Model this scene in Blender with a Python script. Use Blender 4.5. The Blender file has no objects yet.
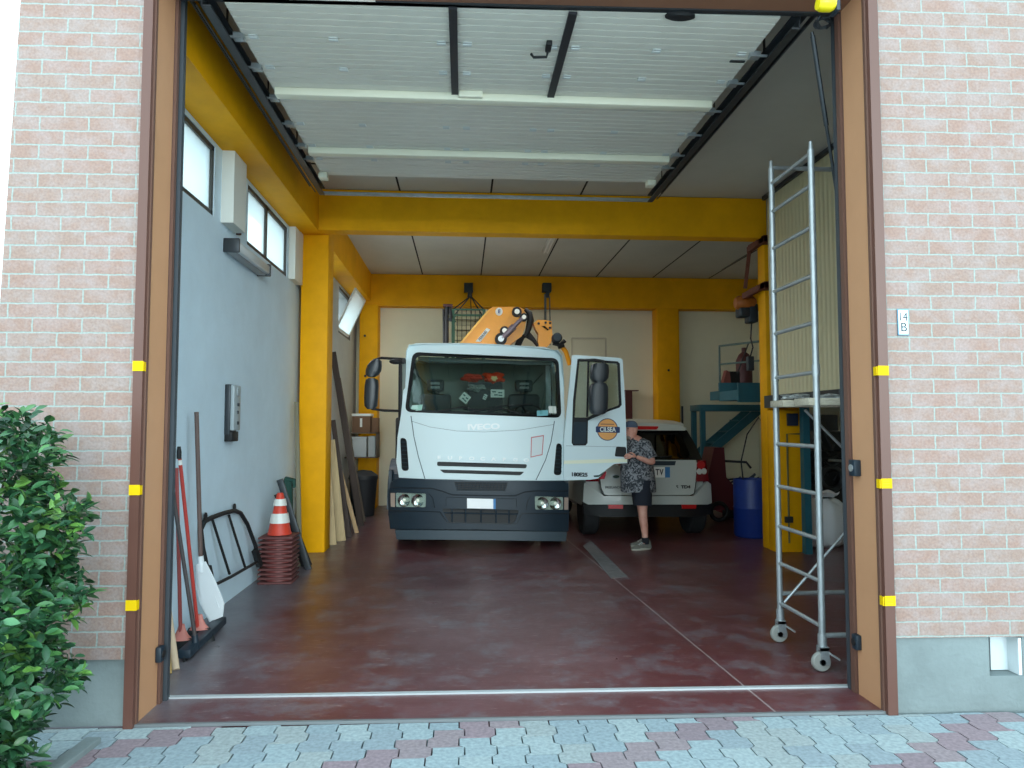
import bpy, bmesh, math, random
from mathutils import Vector, Matrix
from mathutils.geometry import tessellate_polygon
random.seed(7)
SC = bpy.context.scene
COL = SC.collection
PI = math.pi
# ------------------------------------------------------------------ camera maths (used to place real geometry at real depths)
FPX = 715.0; VX, VY = 463.0, 424.0; EYE = 1.65
_p = math.atan((VY-384)/FPX); _a = math.atan((512-VX)/FPX*math.cos(_p))
CR = Vector((math.cos(_a), -math.sin(_a), 0))
CF = Vector((math.sin(_a)*math.cos(_p), math.cos(_a)*math.cos(_p), math.sin(_p)))
CU = CR.cross(CF)
def ray(x, y): return CF + CR*((x-512)/FPX) + CU*((384-y)/FPX)
def P(x, y, Y):
    d = ray(x, y); t = Y/d.y; return Vector((d.x*t, Y, EYE+d.z*t))
def G(x, y, z=0.0):
    d = ray(x, y); t = (z-EYE)/d.z; return Vector((d.x*t, d.y*t, z))
def PX(x, y, X):
    d = ray(x, y); t = X/d.x; return Vector((X, d.y*t, EYE+d.z*t))
def S(x, y, surf):
    Y = 9.6
    for _ in range(12):
        v = P(x, y, Y); Y = surf(v.x, v.z)
    return P(x, y, Y)

# ------------------------------------------------------------------ materials
def lin(c):
    o = []
    for v in c:
        v /= 255.0
        o.append(v/12.92 if v <= .04045 else ((v+.055)/1.055)**2.4)
    return (*o, 1)
MATS = {}
def mat(name, col, rough=.6, metal=0, var=0, vscale=6, bump=0, bscale=40, emit=0, trans=0, ior=1.45, col2=None, stretch=(1,1,1), spec=None, alpha=1, coat=0):
    if name in MATS: return MATS[name]
    m = bpy.data.materials.new(name); m.use_nodes = True; MATS[name] = m
    nt = m.node_tree; b = nt.nodes['Principled BSDF']; L = nt.links.new
    b.inputs['Base Color'].default_value = lin(col); b.inputs['Roughness'].default_value = rough
    b.inputs['Metallic'].default_value = metal
    if spec is not None: b.inputs['Specular IOR Level'].default_value = spec
    if coat: b.inputs['Coat Weight'].default_value = coat; b.inputs['Coat Roughness'].default_value = .08
    if trans: b.inputs['Transmission Weight'].default_value = trans; b.inputs['IOR'].default_value = ior
    if emit:
        b.inputs['Emission Color'].default_value = lin(col); b.inputs['Emission Strength'].default_value = emit
    if var or bump or col2:
        tc = nt.nodes.new('ShaderNodeTexCoord'); mp = nt.nodes.new('ShaderNodeMapping'); mp.inputs['Scale'].default_value = stretch
        L(tc.outputs['Object'], mp.inputs['Vector'])
    if var or col2:
        n = nt.nodes.new('ShaderNodeTexNoise'); n.inputs['Scale'].default_value = vscale; n.inputs['Detail'].default_value = 6
        n.inputs['Roughness'].default_value = .65
        L(mp.outputs[0], n.inputs['Vector'])
        r = nt.nodes.new('ShaderNodeValToRGB'); r.color_ramp.elements[0].position = .35; r.color_ramp.elements[1].position = .68
        c = lin(col)
        if col2: a2 = lin(col2)
        else: a2 = tuple(max(0, v*(1-var)) for v in c[:3])+(1,)
        r.color_ramp.elements[0].color = a2; r.color_ramp.elements[1].color = c
        L(n.outputs['Fac'], r.inputs['Fac']); L(r.outputs[0], b.inputs['Base Color'])
    if bump:
        n2 = nt.nodes.new('ShaderNodeTexNoise'); n2.inputs['Scale'].default_value = bscale; n2.inputs['Detail'].default_value = 4
        bp = nt.nodes.new('ShaderNodeBump'); bp.inputs['Strength'].default_value = bump; bp.inputs['Distance'].default_value = .01
        L(mp.outputs[0], n2.inputs['Vector']); L(n2.outputs['Fac'], bp.inputs['Height']); L(bp.outputs[0], b.inputs['Normal'])
    return m

def m_brick():
    m = bpy.data.materials.new('pink_brick'); m.use_nodes = True; nt = m.node_tree; L = nt.links.new; N = nt.nodes.new
    b = nt.nodes['Principled BSDF']; b.inputs['Roughness'].default_value = .9
    g = N('ShaderNodeNewGeometry'); s = N('ShaderNodeSeparateXYZ'); L(g.outputs['Position'], s.inputs[0])
    c = N('ShaderNodeCombineXYZ'); L(s.outputs[0], c.inputs[0]); L(s.outputs[2], c.inputs[1])
    a = N('ShaderNodeVectorMath'); a.operation = 'ADD'; a.inputs[1].default_value = (.09, -.351, 0); L(c.outputs[0], a.inputs[0])
    # slightly wobbly edges
    wn = N('ShaderNodeTexNoise'); wn.inputs['Scale'].default_value = 22; L(c.outputs[0], wn.inputs['Vector'])
    ws = N('ShaderNodeVectorMath'); ws.operation = 'SCALE'; ws.inputs['Scale'].default_value = .010; L(wn.outputs['Color'], ws.inputs[0])
    a2 = N('ShaderNodeVectorMath'); a2.operation = 'ADD'; L(a.outputs[0], a2.inputs[0]); L(ws.outputs[0], a2.inputs[1])
    br = N('ShaderNodeTexBrick'); L(a2.outputs[0], br.inputs['Vector'])
    br.inputs['Scale'].default_value = 1; br.inputs['Brick Width'].default_value = .272; br.inputs['Row Height'].default_value = .0825
    br.inputs['Mortar Size'].default_value = .0052; br.inputs['Mortar Smooth'].default_value = .3; br.inputs['Bias'].default_value = -.1
    br.inputs['Color1'].default_value = lin((160, 129, 121)); br.inputs['Color2'].default_value = lin((154, 134, 126))
    br.inputs['Mortar'].default_value = lin((196, 198, 188))
    n = N('ShaderNodeTexNoise'); n.inputs['Scale'].default_value = 7; n.inputs['Detail'].default_value = 8; L(c.outputs[0], n.inputs['Vector'])
    n.inputs['Roughness'].default_value = .75
    r = N('ShaderNodeValToRGB'); r.color_ramp.elements[0].position = .42; r.color_ramp.elements[1].position = .62
    r.color_ramp.elements[0].color = lin((160, 130, 115)); r.color_ramp.elements[1].color = lin((172, 158, 154)); L(n.outputs['Fac'], r.inputs['Fac'])
    mx = N('ShaderNodeMixRGB'); mx.inputs[0].default_value = .55; L(br.outputs['Color'], mx.inputs[1]); L(r.outputs[0], mx.inputs[2])
    mm = N('ShaderNodeMixRGB'); L(br.outputs['Fac'], mm.inputs[0]); L(mx.outputs[0], mm.inputs[1]); mm.inputs[2].default_value = lin((160, 168, 162))
    sp = N('ShaderNodeTexNoise'); sp.inputs['Scale'].default_value = 70; sp.inputs['Detail'].default_value = 3; L(c.outputs[0], sp.inputs['Vector'])
    sr = N('ShaderNodeValToRGB'); sr.color_ramp.elements[0].position = .3; sr.color_ramp.elements[1].position = .7
    sr.color_ramp.elements[0].color = (.78, .78, .78, 1); sr.color_ramp.elements[1].color = (1, 1, 1, 1); L(sp.outputs['Fac'], sr.inputs['Fac'])
    mu = N('ShaderNodeMixRGB'); mu.blend_type = 'MULTIPLY'; mu.inputs[0].default_value = 1; L(mm.outputs[0], mu.inputs[1]); L(sr.outputs[0], mu.inputs[2])
    L(mu.outputs[0], b.inputs['Base Color'])
    bp = N('ShaderNodeBump'); bp.inputs['Strength'].default_value = .5; bp.inputs['Distance'].default_value = .006; bp.invert = True
    L(br.outputs['Fac'], bp.inputs['Height']); bp2 = N('ShaderNodeBump'); bp2.inputs['Strength'].default_value = .4; bp2.inputs['Distance'].default_value = .004
    L(sp.outputs['Fac'], bp2.inputs['Height']); L(bp.outputs[0], bp2.inputs['Normal']); L(bp2.outputs[0], b.inputs['Normal'])
    return m

def m_floor():
    m = bpy.data.materials.new('red_epoxy_floor'); m.use_nodes = True; nt = m.node_tree; L = nt.links.new; N = nt.nodes.new
    b = nt.nodes['Principled BSDF']
    g = N('ShaderNodeNewGeometry'); s = N('ShaderNodeSeparateXYZ'); L(g.outputs['Position'], s.inputs[0])
    def noise(sc, det=8, ro=.7):
        n = N('ShaderNodeTexNoise'); n.inputs['Scale'].default_value = sc; n.inputs['Detail'].default_value = det; n.inputs['Roughness'].default_value = ro
        L(g.outputs['Position'], n.inputs['Vector']); return n
    def ramp(src, stops):
        r = N('ShaderNodeValToRGB'); e = r.color_ramp.elements
        while len(e) < len(stops): e.new(.5)
        for k, (p, c) in enumerate(stops): e[k].position = p; e[k].color = c
        L(src, r.inputs['Fac']); return r
    n1 = noise(1.1); base = ramp(n1.outputs['Fac'], [(.3, lin((82, 38, 42))), (.5, lin((94, 48, 51))), (.72, lin((112, 76, 80)))])
    # greyish worn areas: strongest by the left wall, patchy elsewhere
    n2 = noise(2.6, 10, .75); w = ramp(n2.outputs['Fac'], [(.50, (0, 0, 0, 1)), (.66, (.7, .7, .7, 1))])
    lw = N('ShaderNodeMapRange'); lw.inputs['From Min'].default_value = -1.45; lw.inputs['From Max'].default_value = -1.85
    n3 = noise(3.5, 8, .7); ad = N('ShaderNodeMath'); ad.operation = 'MULTIPLY_ADD'; ad.inputs[1].default_value = .9; ad.inputs[2].default_value = -.45
    L(n3.outputs['Fac'], ad.inputs[0]); sm = N('ShaderNodeMath'); sm.operation = 'ADD'; L(s.outputs[0], sm.inputs[0]); L(ad.outputs[0], sm.inputs[1]); L(sm.outputs[0], lw.inputs['Value'])
    mxw = N('ShaderNodeMath'); mxw.operation = 'MAXIMUM'; L(w.outputs[0], mxw.inputs[0]); L(lw.outputs[0], mxw.inputs[1])
    mul = N('ShaderNodeMath'); mul.operation = 'MULTIPLY'; mul.inputs[1].default_value = .92; L(mxw.outputs[0], mul.inputs[0])
    mix = N('ShaderNodeMixRGB'); L(mul.outputs[0], mix.inputs[0]); L(base.outputs[0], mix.inputs[1]); mix.inputs[2].default_value = lin((116, 112, 118))
    # scratches
    mp = N('ShaderNodeMapping'); mp.inputs['Scale'].default_value = (1.2, 5, 1); mp.inputs['Rotation'].default_value = (0, 0, .35); L(g.outputs['Position'], mp.inputs[0])
    n4 = N('ShaderNodeTexNoise'); n4.inputs['Scale'].default_value = 5; n4.inputs['Detail'].default_value = 12; n4.inputs['Roughness'].default_value = .8; L(mp.outputs[0], n4.inputs['Vector'])
    sc = ramp(n4.outputs['Fac'], [(.57, (0, 0, 0, 1)), (.68, (.75, .75, .75, 1))])
    mix2 = N('ShaderNodeMixRGB'); L(sc.outputs[0], mix2.inputs[0]); L(mix.outputs[0], mix2.inputs[1]); mix2.inputs[2].default_value = lin((168, 148, 148))
    # pale joint line running into the depth of the garage
    jx = N('ShaderNodeMath'); jx.operation = 'MULTIPLY_ADD'; jx.inputs[1].default_value = .05; jx.inputs[2].default_value = -2.0
    L(s.outputs[1], jx.inputs[0]); jj = N('ShaderNodeMath'); jj.operation = 'ADD'; L(s.outputs[0], jj.inputs[0]); L(jx.outputs[0], jj.inputs[1])
    ab = N('ShaderNodeMath'); ab.operation = 'ABSOLUTE'; L(jj.outputs[0], ab.inputs[0]); ls = N('ShaderNodeMath'); ls.operation = 'LESS_THAN'; ls.inputs[1].default_value = .006; L(ab.outputs[0], ls.inputs[0])
    jm = N('ShaderNodeMath'); jm.operation = 'MULTIPLY'; jm.inputs[1].default_value = .5; L(ls.outputs[0], jm.inputs[0])
    mix3 = N('ShaderNodeMixRGB'); L(jm.outputs[0], mix3.inputs[0]); L(mix2.outputs[0], mix3.inputs[1]); mix3.inputs[2].default_value = lin((180, 170, 168))
    L(mix3.outputs[0], b.inputs['Base Color'])
    rr = N('ShaderNodeMapRange'); rr.inputs['To Min'].default_value = .16; rr.inputs['To Max'].default_value = .5; L(n2.outputs['Fac'], rr.inputs['Value']); L(rr.outputs[0], b.inputs['Roughness'])
    bp = N('ShaderNodeBump'); bp.inputs['Strength'].default_value = .15; bp.inputs['Distance'].default_value = .01; L(n4.outputs['Fac'], bp.inputs['Height']); L(bp.outputs[0], b.inputs['Normal'])
    return m

def m_attr(name, rough=.9, attr='tint', nscale=60, bump=.35):
    m = bpy.data.materials.new(name); m.use_nodes = True; nt = m.node_tree; L = nt.links.new; N = nt.nodes.new
    b = nt.nodes['Principled BSDF']; b.inputs['Roughness'].default_value = rough
    a = N('ShaderNodeAttribute'); a.attribute_name = attr
    n = N('ShaderNodeTexNoise'); n.inputs['Scale'].default_value = nscale; n.inputs['Detail'].default_value = 5
    r = N('ShaderNodeValToRGB'); r.color_ramp.elements[0].position = .3; r.color_ramp.elements[1].position = .7
    r.color_ramp.elements[0].color = (.68, .68, .68, 1); r.color_ramp.elements[1].color = (1, 1, 1, 1)
    g = N('ShaderNodeNewGeometry'); L(g.outputs['Position'], n.inputs['Vector']); L(n.outputs['Fac'], r.inputs['Fac'])
    mu = N('ShaderNodeMixRGB'); mu.blend_type = 'MULTIPLY'; mu.inputs[0].default_value = 1; L(a.outputs['Color'], mu.inputs[1]); L(r.outputs[0], mu.inputs[2])
    L(mu.outputs[0], b.inputs['Base Color'])
    if bump:
        bp = N('ShaderNodeBump'); bp.inputs['Strength'].default_value = bump; bp.inputs['Distance'].default_value = .004
        L(n.outputs['Fac'], bp.inputs['Height']); L(bp.outputs[0], b.inputs['Normal'])
    return m
def m_glass(name, tint, rough=0.0, mixf=.08):
    # thin pane: mostly see-through, a tinted pass and a clear reflection
    m = bpy.data.materials.new(name); m.use_nodes = True; nt = m.node_tree; L = nt.links.new; N = nt.nodes.new
    nt.nodes.remove(nt.nodes['Principled BSDF']); out = nt.nodes['Material Output']
    t = N('ShaderNodeBsdfTransparent'); t.inputs[0].default_value = lin(tint)
    g = N('ShaderNodeBsdfGlossy'); g.inputs['Roughness'].default_value = rough; g.inputs[0].default_value = (1, 1, 1, 1)
    f = N('ShaderNodeFresnel'); f.inputs[0].default_value = 1.5
    ad = N('ShaderNodeMath'); ad.operation = 'ADD'; ad.inputs[1].default_value = mixf-.04; ad.use_clamp = True; L(f.outputs[0], ad.inputs[0])
    mx = N('ShaderNodeMixShader'); L(ad.outputs[0], mx.inputs[0]); L(t.outputs[0], mx.inputs[1]); L(g.outputs[0], mx.inputs[2]); L(mx.outputs[0], out.inputs[0])
    MATS[name] = m
    return m
def m_frost(name, col):
    m = bpy.data.materials.new(name); m.use_nodes = True; nt = m.node_tree; L = nt.links.new; N = nt.nodes.new
    nt.nodes.remove(nt.nodes['Principled BSDF']); out = nt.nodes['Material Output']
    t = N('ShaderNodeBsdfTranslucent'); t.inputs[0].default_value = lin(col); tr = N('ShaderNodeBsdfTransparent'); tr.inputs[0].default_value = lin((235, 240, 240))
    mx = N('ShaderNodeMixShader'); mx.inputs[0].default_value = .45; L(t.outputs[0], mx.inputs[1]); L(tr.outputs[0], mx.inputs[2]); L(mx.outputs[0], out.inputs[0])
    MATS[name] = m
    return m

# ------------------------------------------------------------------ mesh builder
class B:
    def __init__(s): s.v = []; s.f = []; s.mi = []; s.m = 0
    def face(s, idx): s.f.append(tuple(idx)); s.mi.append(s.m)
    def box(s, x0, x1, y0, y1, z0, z1, bev=0):
        if bev:
            bm = bmesh.new(); bmesh.ops.create_cube(bm, size=1)
            for v in bm.verts: v.co = Vector(((x0+x1)/2+v.co.x*(x1-x0), (y0+y1)/2+v.co.y*(y1-y0), (z0+z1)/2+v.co.z*(z1-z0)))
            bmesh.ops.bevel(bm, geom=bm.edges[:], offset=bev, segments=2, profile=.5, affect='EDGES'); s.bm(bm); return s
        n = len(s.v)
        s.v += [Vector(p) for p in ((x0,y0,z0),(x1,y0,z0),(x1,y1,z0),(x0,y1,z0),(x0,y0,z1),(x1,y0,z1),(x1,y1,z1),(x0,y1,z1))]
        for f in ((0,3,2,1),(4,5,6,7),(0,1,5,4),(1,2,6,5),(2,3,7,6),(3,0,4,7)): s.face([n+i for i in f])
        return s
    def bm(s, bm, M=None):
        n = len(s.v); bm.verts.ensure_lookup_table(); bm.verts.index_update()
        s.v += [(M @ v.co) if M else v.co.copy() for v in bm.verts]
        for f in bm.faces: s.face([n+v.index for v in f.verts])
        bm.free(); return s
    def obox(s, c, sz, M, bev=0):
        k = len(s.v); s.box(-sz[0]/2, sz[0]/2, -sz[1]/2, sz[1]/2, -sz[2]/2, sz[2]/2, bev)
        for i in range(k, len(s.v)): s.v[i] = Vector(c) + (M @ s.v[i])
        return s
    def bar(s, a, b, w, d, up=(0,0,1), bev=0):
        # rectangular bar from a to b; w across, d along `up`-ish
        a = Vector(a); b = Vector(b); t = (b-a); L = t.length; t.normalize(); u = Vector(up); x = t.cross(u)
        if x.length < 1e-4: x = t.cross(Vector((1, 0, 0)))
        x.normalize(); u = x.cross(t)
        M = Matrix((x, t, u)).transposed()
        return s.obox((a+b)/2, (w, L, d), M, bev)
    def tube(s, pts, r, n=10, cap=True, closed=False):
        pts = [Vector(p) for p in pts]; rs = r if isinstance(r, (list, tuple)) else [r]*len(pts)
        k0 = len(s.v); prev = None; m = len(pts)
        for i, p in enumerate(pts):
            if closed: t = pts[(i+1) % m]-pts[i-1]
            else: t = pts[min(i+1, m-1)]-pts[max(i-1, 0)]
            t.normalize()
            if prev is None:
                u = t.orthogonal().normalized()
            else:
                u = prev - t*prev.dot(t)
                if u.length < 1e-5: u = t.orthogonal()
                u.normalize()
            prev = u; w = t.cross(u)
            for k in range(n):
                a = 2*PI*k/n; s.v.append(p+(u*math.cos(a)+w*math.sin(a))*rs[i])
        for i in range(m if closed else m-1):
            j = (i+1) % m
            for k in range(n): s.face((k0+i*n+k, k0+i*n+(k+1) % n, k0+j*n+(k+1) % n, k0+j*n+k))
        if cap and not closed:
            s.face([k0+k for k in range(n)][::-1]); s.face([k0+(m-1)*n+k for k in range(n)])
        return s
    def loft(s, rings, cap=True, closed=True):
        k0 = len(s.v); n = len(rings[0])
        for r in rings: s.v += [Vector(p) for p in r]
        for i in range(len(rings)-1):
            for k in range(n if closed else n-1): s.face((k0+i*n+k, k0+i*n+(k+1) % n, k0+(i+1)*n+(k+1) % n, k0+(i+1)*n+k))
        if cap: s.face([k0+k for k in range(n)][::-1]); s.face([k0+(len(rings)-1)*n+k for k in range(n)])
        return s
    def lathe(s, prof, c=(0,0,0), axis='z', n=24):
        rings = []
        for r, h in prof:
            ring = []
            for k in range(n):
                a = 2*PI*k/n; x, y = r*math.cos(a), r*math.sin(a)
                v = (x, y, h) if axis == 'z' else ((x, h, y) if axis == 'y' else (h, x, y))
                ring.append(Vector(c)+Vector(v))
            rings.append(ring)
        return s.loft(rings)
    def sphere(s, c, r, seg=16):
        bm = bmesh.new(); bmesh.ops.create_uvsphere(bm, u_segments=seg, v_segments=seg//2, radius=1)
        r = r if isinstance(r, (tuple, list)) else (r,)*3
        for v in bm.verts: v.co = Vector((v.co.x*r[0], v.co.y*r[1], v.co.z*r[2]))+Vector(c)
        return s.bm(bm)
    def prism(s, pts, d):
        # planar outline pts (world) extruded by vector d
        d = Vector(d); n = len(pts); k = len(s.v)
        s.v += [Vector(p) for p in pts]+[Vector(p)+d for p in pts]
        s.face(list(range(k, k+n))); s.face(list(range(k+2*n-1, k+n-1, -1)))
        for i in range(n): s.face((k+i, k+n+i, k+n+(i+1) % n, k+(i+1) % n))
        return s
    def plate(s, outer, holes, surf, off=0, th=.02, step=0):
        # outline (photo-frame coordinates) laid on the real surface y=surf(x,z), thickness th behind it
        loops = [outer]+list(holes); flat = [p for l in loops for p in l]
        tris = tessellate_polygon([[Vector((p[0], p[1], 0)) for p in l] for l in loops])
        bm = bmesh.new(); vs = [bm.verts.new((p[0], p[1], 0)) for p in flat]
        for t in tris:
            try: bm.faces.new([vs[i] for i in t])
            except Exception: pass
        if step:
            xs = [p[0] for p in outer]; ys = [p[1] for p in outer]
            for ax, lo, hi in ((0, min(xs), max(xs)), (1, min(ys), max(ys))):
                q = lo+step
                while q < hi:
                    co = (q, 0, 0) if ax == 0 else (0, q, 0); no = (1, 0, 0) if ax == 0 else (0, 1, 0)
                    bmesh.ops.bisect_plane(bm, geom=bm.verts[:]+bm.edges[:]+bm.faces[:], plane_co=co, plane_no=no); q += step
        bm.verts.index_update(); k = len(s.v); n = len(bm.verts)
        fr = []
        for v in bm.verts:
            w = S(v.co.x, v.co.y, surf); fr.append(w)
        s.v += [w-Vector((0, off, 0)) for w in fr]+[w+Vector((0, th, 0)) for w in fr]
        for f in bm.faces:
            ids = [v.index for v in f.verts]; a, b_, c = (fr[i] for i in ids[:3])
            nrm = (b_-a).cross(c-a)
            if nrm.y > 0: ids = ids[::-1]
            s.face([k+i for i in ids]); s.face([k+n+i for i in ids[::-1]])
        for e in bm.edges:
            if len(e.link_faces) == 1: s.face((k+e.verts[0].index, k+e.verts[1].index, k+n+e.verts[1].index, k+n+e.verts[0].index))
        bm.free(); return s
    def skew(s, k=-.025):
        for v in s.v: v.y += k*v.x
        return s
    def mesh(s, name, org, mats, smooth=True, ang=38):
        me = bpy.data.meshes.new(name); o = Vector(org)
        me.from_pydata([tuple(v-o) for v in s.v], [], s.f)
        for m in (mats if isinstance(mats, (list, tuple)) else [mats]): me.materials.append(m)
        me.polygons.foreach_set('material_index', s.mi)
        bm = bmesh.new(); bm.from_mesh(me); bmesh.ops.recalc_face_normals(bm, faces=bm.faces[:]); bm.to_mesh(me); bm.free()
        if smooth:
            me.polygons.foreach_set('use_smooth', [True]*len(me.polygons)); me.set_sharp_from_angle(angle=math.radians(ang))
        me.update(); return me
def rootof(o):
    while o.parent: o = o.parent
    return o
def tag(o, label=None, cat=None, group=None, kind=None):
    if label: o['label'] = label
    if cat: o['category'] = cat
    if group: o['group'] = group
    if kind: o['kind'] = kind
    return o
def part(name, b, m, parent, label=None, **k):
    o = bpy.data.objects.new(name, b.mesh(name, rootof(parent).location, m, **k)); COL.objects.link(o); o.parent = parent
    if label: o['label'] = label
    return o
def solo(name, b, m, label=None, cat=None, group=None, kind=None, **k):
    xs = [v.x for v in b.v]; ys = [v.y for v in b.v]; zs = [v.z for v in b.v]
    org = Vector(((min(xs)+max(xs))/2, (min(ys)+max(ys))/2, min(zs)))
    o = bpy.data.objects.new(name, b.mesh(name, org, m, **k)); o.location = org; COL.objects.link(o)
    return tag(o, label, cat, group, kind)
def struct(name, b, m, **k): return solo(name, b, m, kind='structure', **k)
def thing(name, label, cat, loc, group=None, kind=None):
    o = bpy.data.objects.new(name, None); o.empty_display_size = .1; o.location = loc; COL.objects.link(o)
    return tag(o, label, cat, group, kind)
def text(name, s, size, loc, parent, m, ext=.002, rot=(PI/2, 0, 0), sx=1, bold=0, space=1, label=None):
    cu = bpy.data.curves.new(name, 'FONT'); cu.body = s; cu.size = size; cu.extrude = ext; cu.align_x = 'CENTER'; cu.align_y = 'CENTER'
    cu.offset = bold; cu.space_character = space; cu.materials.append(m)
    o = bpy.data.objects.new(name, cu); COL.objects.link(o); dg = bpy.context.evaluated_depsgraph_get()
    me = bpy.data.meshes.new_from_object(o.evaluated_get(dg)); bpy.data.objects.remove(o)
    R = Matrix.Translation(Vector(loc)) @ (rot.to_4x4() if isinstance(rot, Matrix) else __import__('mathutils').Euler(rot).to_matrix().to_4x4()) @ Matrix.Diagonal((sx, 1, 1, 1))
    me.transform(R); me.transform(Matrix.Translation(-rootof(parent).location)); me.name = name
    ob = bpy.data.objects.new(name, me); COL.objects.link(ob); ob.parent = parent
    if label: ob['label'] = label
    return ob
def copy_tree(o, parent=None, off=None):
    c = o.copy(); COL.objects.link(c)
    if parent: c.parent = parent
    if off is not None: c.location = o.location+Vector(off)
    for ch in list(o.children): copy_tree(ch, c)
    return c
def rr(c, r, n=5):
    # rounded quadrilateral loop: corners TL,TR,BR,BL in photo-frame coordinates
    out = []
    for i in range(4):
        p = Vector(c[i]); a = (Vector(c[i-1])-p); b_ = (Vector(c[(i+1) % 4])-p)
        ra = min(r, a.length*.48); rb = min(r, b_.length*.48)
        p0 = p+a.normalized()*ra; p1 = p+b_.normalized()*rb
        for k in range(n+1):
            t = k/n; q = p0*(1-t)**2+p*2*t*(1-t)+p1*t*t; out.append((q.x, q.y))
    return out
def disc(cx, cy, rx, ry=None, n=24):
    ry = ry or rx; return [(cx+rx*math.cos(2*PI*k/n), cy+ry*math.sin(2*PI*k/n)) for k in range(n)]

# ------------------------------------------------------------------ palette
M_YEL = mat('yellow_paint', (240, 170, 0), .6, var=.14, vscale=2.5, spec=.2)
M_WALL = mat('pale_blue_plaster', (214, 234, 246), .85, var=.10, vscale=1.4, bump=.25, bscale=50)
M_REAR = mat('beige_panel', (236, 232, 206), .8, var=.07, vscale=.8)
M_CEIL = mat('grey_ceiling', (196, 194, 186), .8, var=.08, vscale=1.5)
M_DARKLINE = mat('dark_joint', (30, 30, 30), .9)
M_CONC = mat('plinth_concrete', (128, 138, 138), .95, var=.2, vscale=3, bump=.5, bscale=30)
M_BROWN = mat('brown_steel', (134, 92, 70), .5, var=.1, vscale=2)
M_BROWN2 = mat('dark_brown_steel', (104, 72, 60), .5, var=.1, vscale=2)
M_BLACK = mat('black_rubber', (18, 19, 21), .6)
M_PLAST = mat('dark_grey_plastic', (26, 42, 54), .5, var=.12, vscale=4)
M_WHITE = mat('white_vehicle_paint', (216, 231, 234), .5, spec=.3)
M_WHITE2 = mat('suv_white_paint', (192, 196, 190), .35, coat=.2)
M_STEEL = mat('galvanised_steel', (182, 188, 190), .38, .6, var=.2, vscale=12)
M_STEEL2 = mat('dull_dark_steel', (72, 76, 80), .45, .7, var=.2, vscale=8)
M_DOORP = mat('door_panel_white', (222, 218, 206), .45, var=.05, vscale=2)
M_CREAM = mat('cream_rail', (235, 232, 210), .5)
M_TAPE = mat('yellow_tape', (226, 184, 0), .6, spec=.2)
M_FROST = m_frost('frosted_pane', (244, 246, 244))
M_GLASS = m_glass('windscreen_glass', (226, 236, 233), .0, .05)
M_GLASSD = m_glass('dark_car_glass', (70, 84, 84), .02, .09)
M_RED = mat('signal_red', (196, 24, 30), .35)
M_ORANGE = mat('hi_vis_orange', (232, 66, 26), .7)
M_CRANE = mat('crane_yellow', (236, 156, 28), .4, var=.1, vscale=6)
M_TEAL = mat('teal_steel', (38, 98, 112), .5, var=.15, vscale=6)
M_BLUE = mat('blue_plastic', (22, 52, 130), .45, var=.15, vscale=6)
M_WOOD = mat('pale_wood', (196, 172, 130), .75, var=.3, vscale=5, stretch=(8, 8, .6))
M_WOOD2 = mat('weathered_wood', (112, 98, 84), .85, var=.35, vscale=5, stretch=(8, 8, .6))
M_WOOD3 = mat('dark_wood', (70, 58, 52), .85, var=.3, vscale=5, stretch=(8, 8, .6))
M_CARD = mat('brown_cardboard', (118, 88, 66), .85, var=.1)
M_CHROME = mat('chrome_reflector', (225, 228, 225), .12, 1)
M_PAPER = mat('white_paper', (225, 228, 222), .8)
# ================================================================== SETTING
YF = 4.09                      # street face of the front wall (slightly skewed with x)
ZC = 4.68                      # ceiling
XL, XR = -2.18, 6.25
# interior floor
b = B().box(-2.6, 6.5, YF-.01, 14.9, -.2, 0); b.v[0].y += .07; b.v[4].y += .07; b.v[1].y -= .12; b.v[5].y -= .12
struct('floor', b, m_floor())
# threshold rail, metal strip set across the doorway
b = B().bar((-1.86, 4.545, .004), (2.52, 4.44, .004), .035, .012); struct('trim_1', b, mat('pale_metal_strip', (186, 190, 192), .5, .3))
b = B().bar((-1.84, 4.135, .006), (2.46, 4.028, .006), .022, .016); struct('trim_2', b, mat('edge_strip_grey', (120, 124, 126), .5, .3))

q_ = [G(583, 546), G(591, 541), G(628, 577), G(611, 578.5)]
b = B().prism([V_+Vector((0, 0, .0005)) for V_ in q_], (0, 0, .0025)); struct('floor_patch', b, mat('floor_patch_grey', (124, 120, 122), .7, var=.35, vscale=9))
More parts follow.
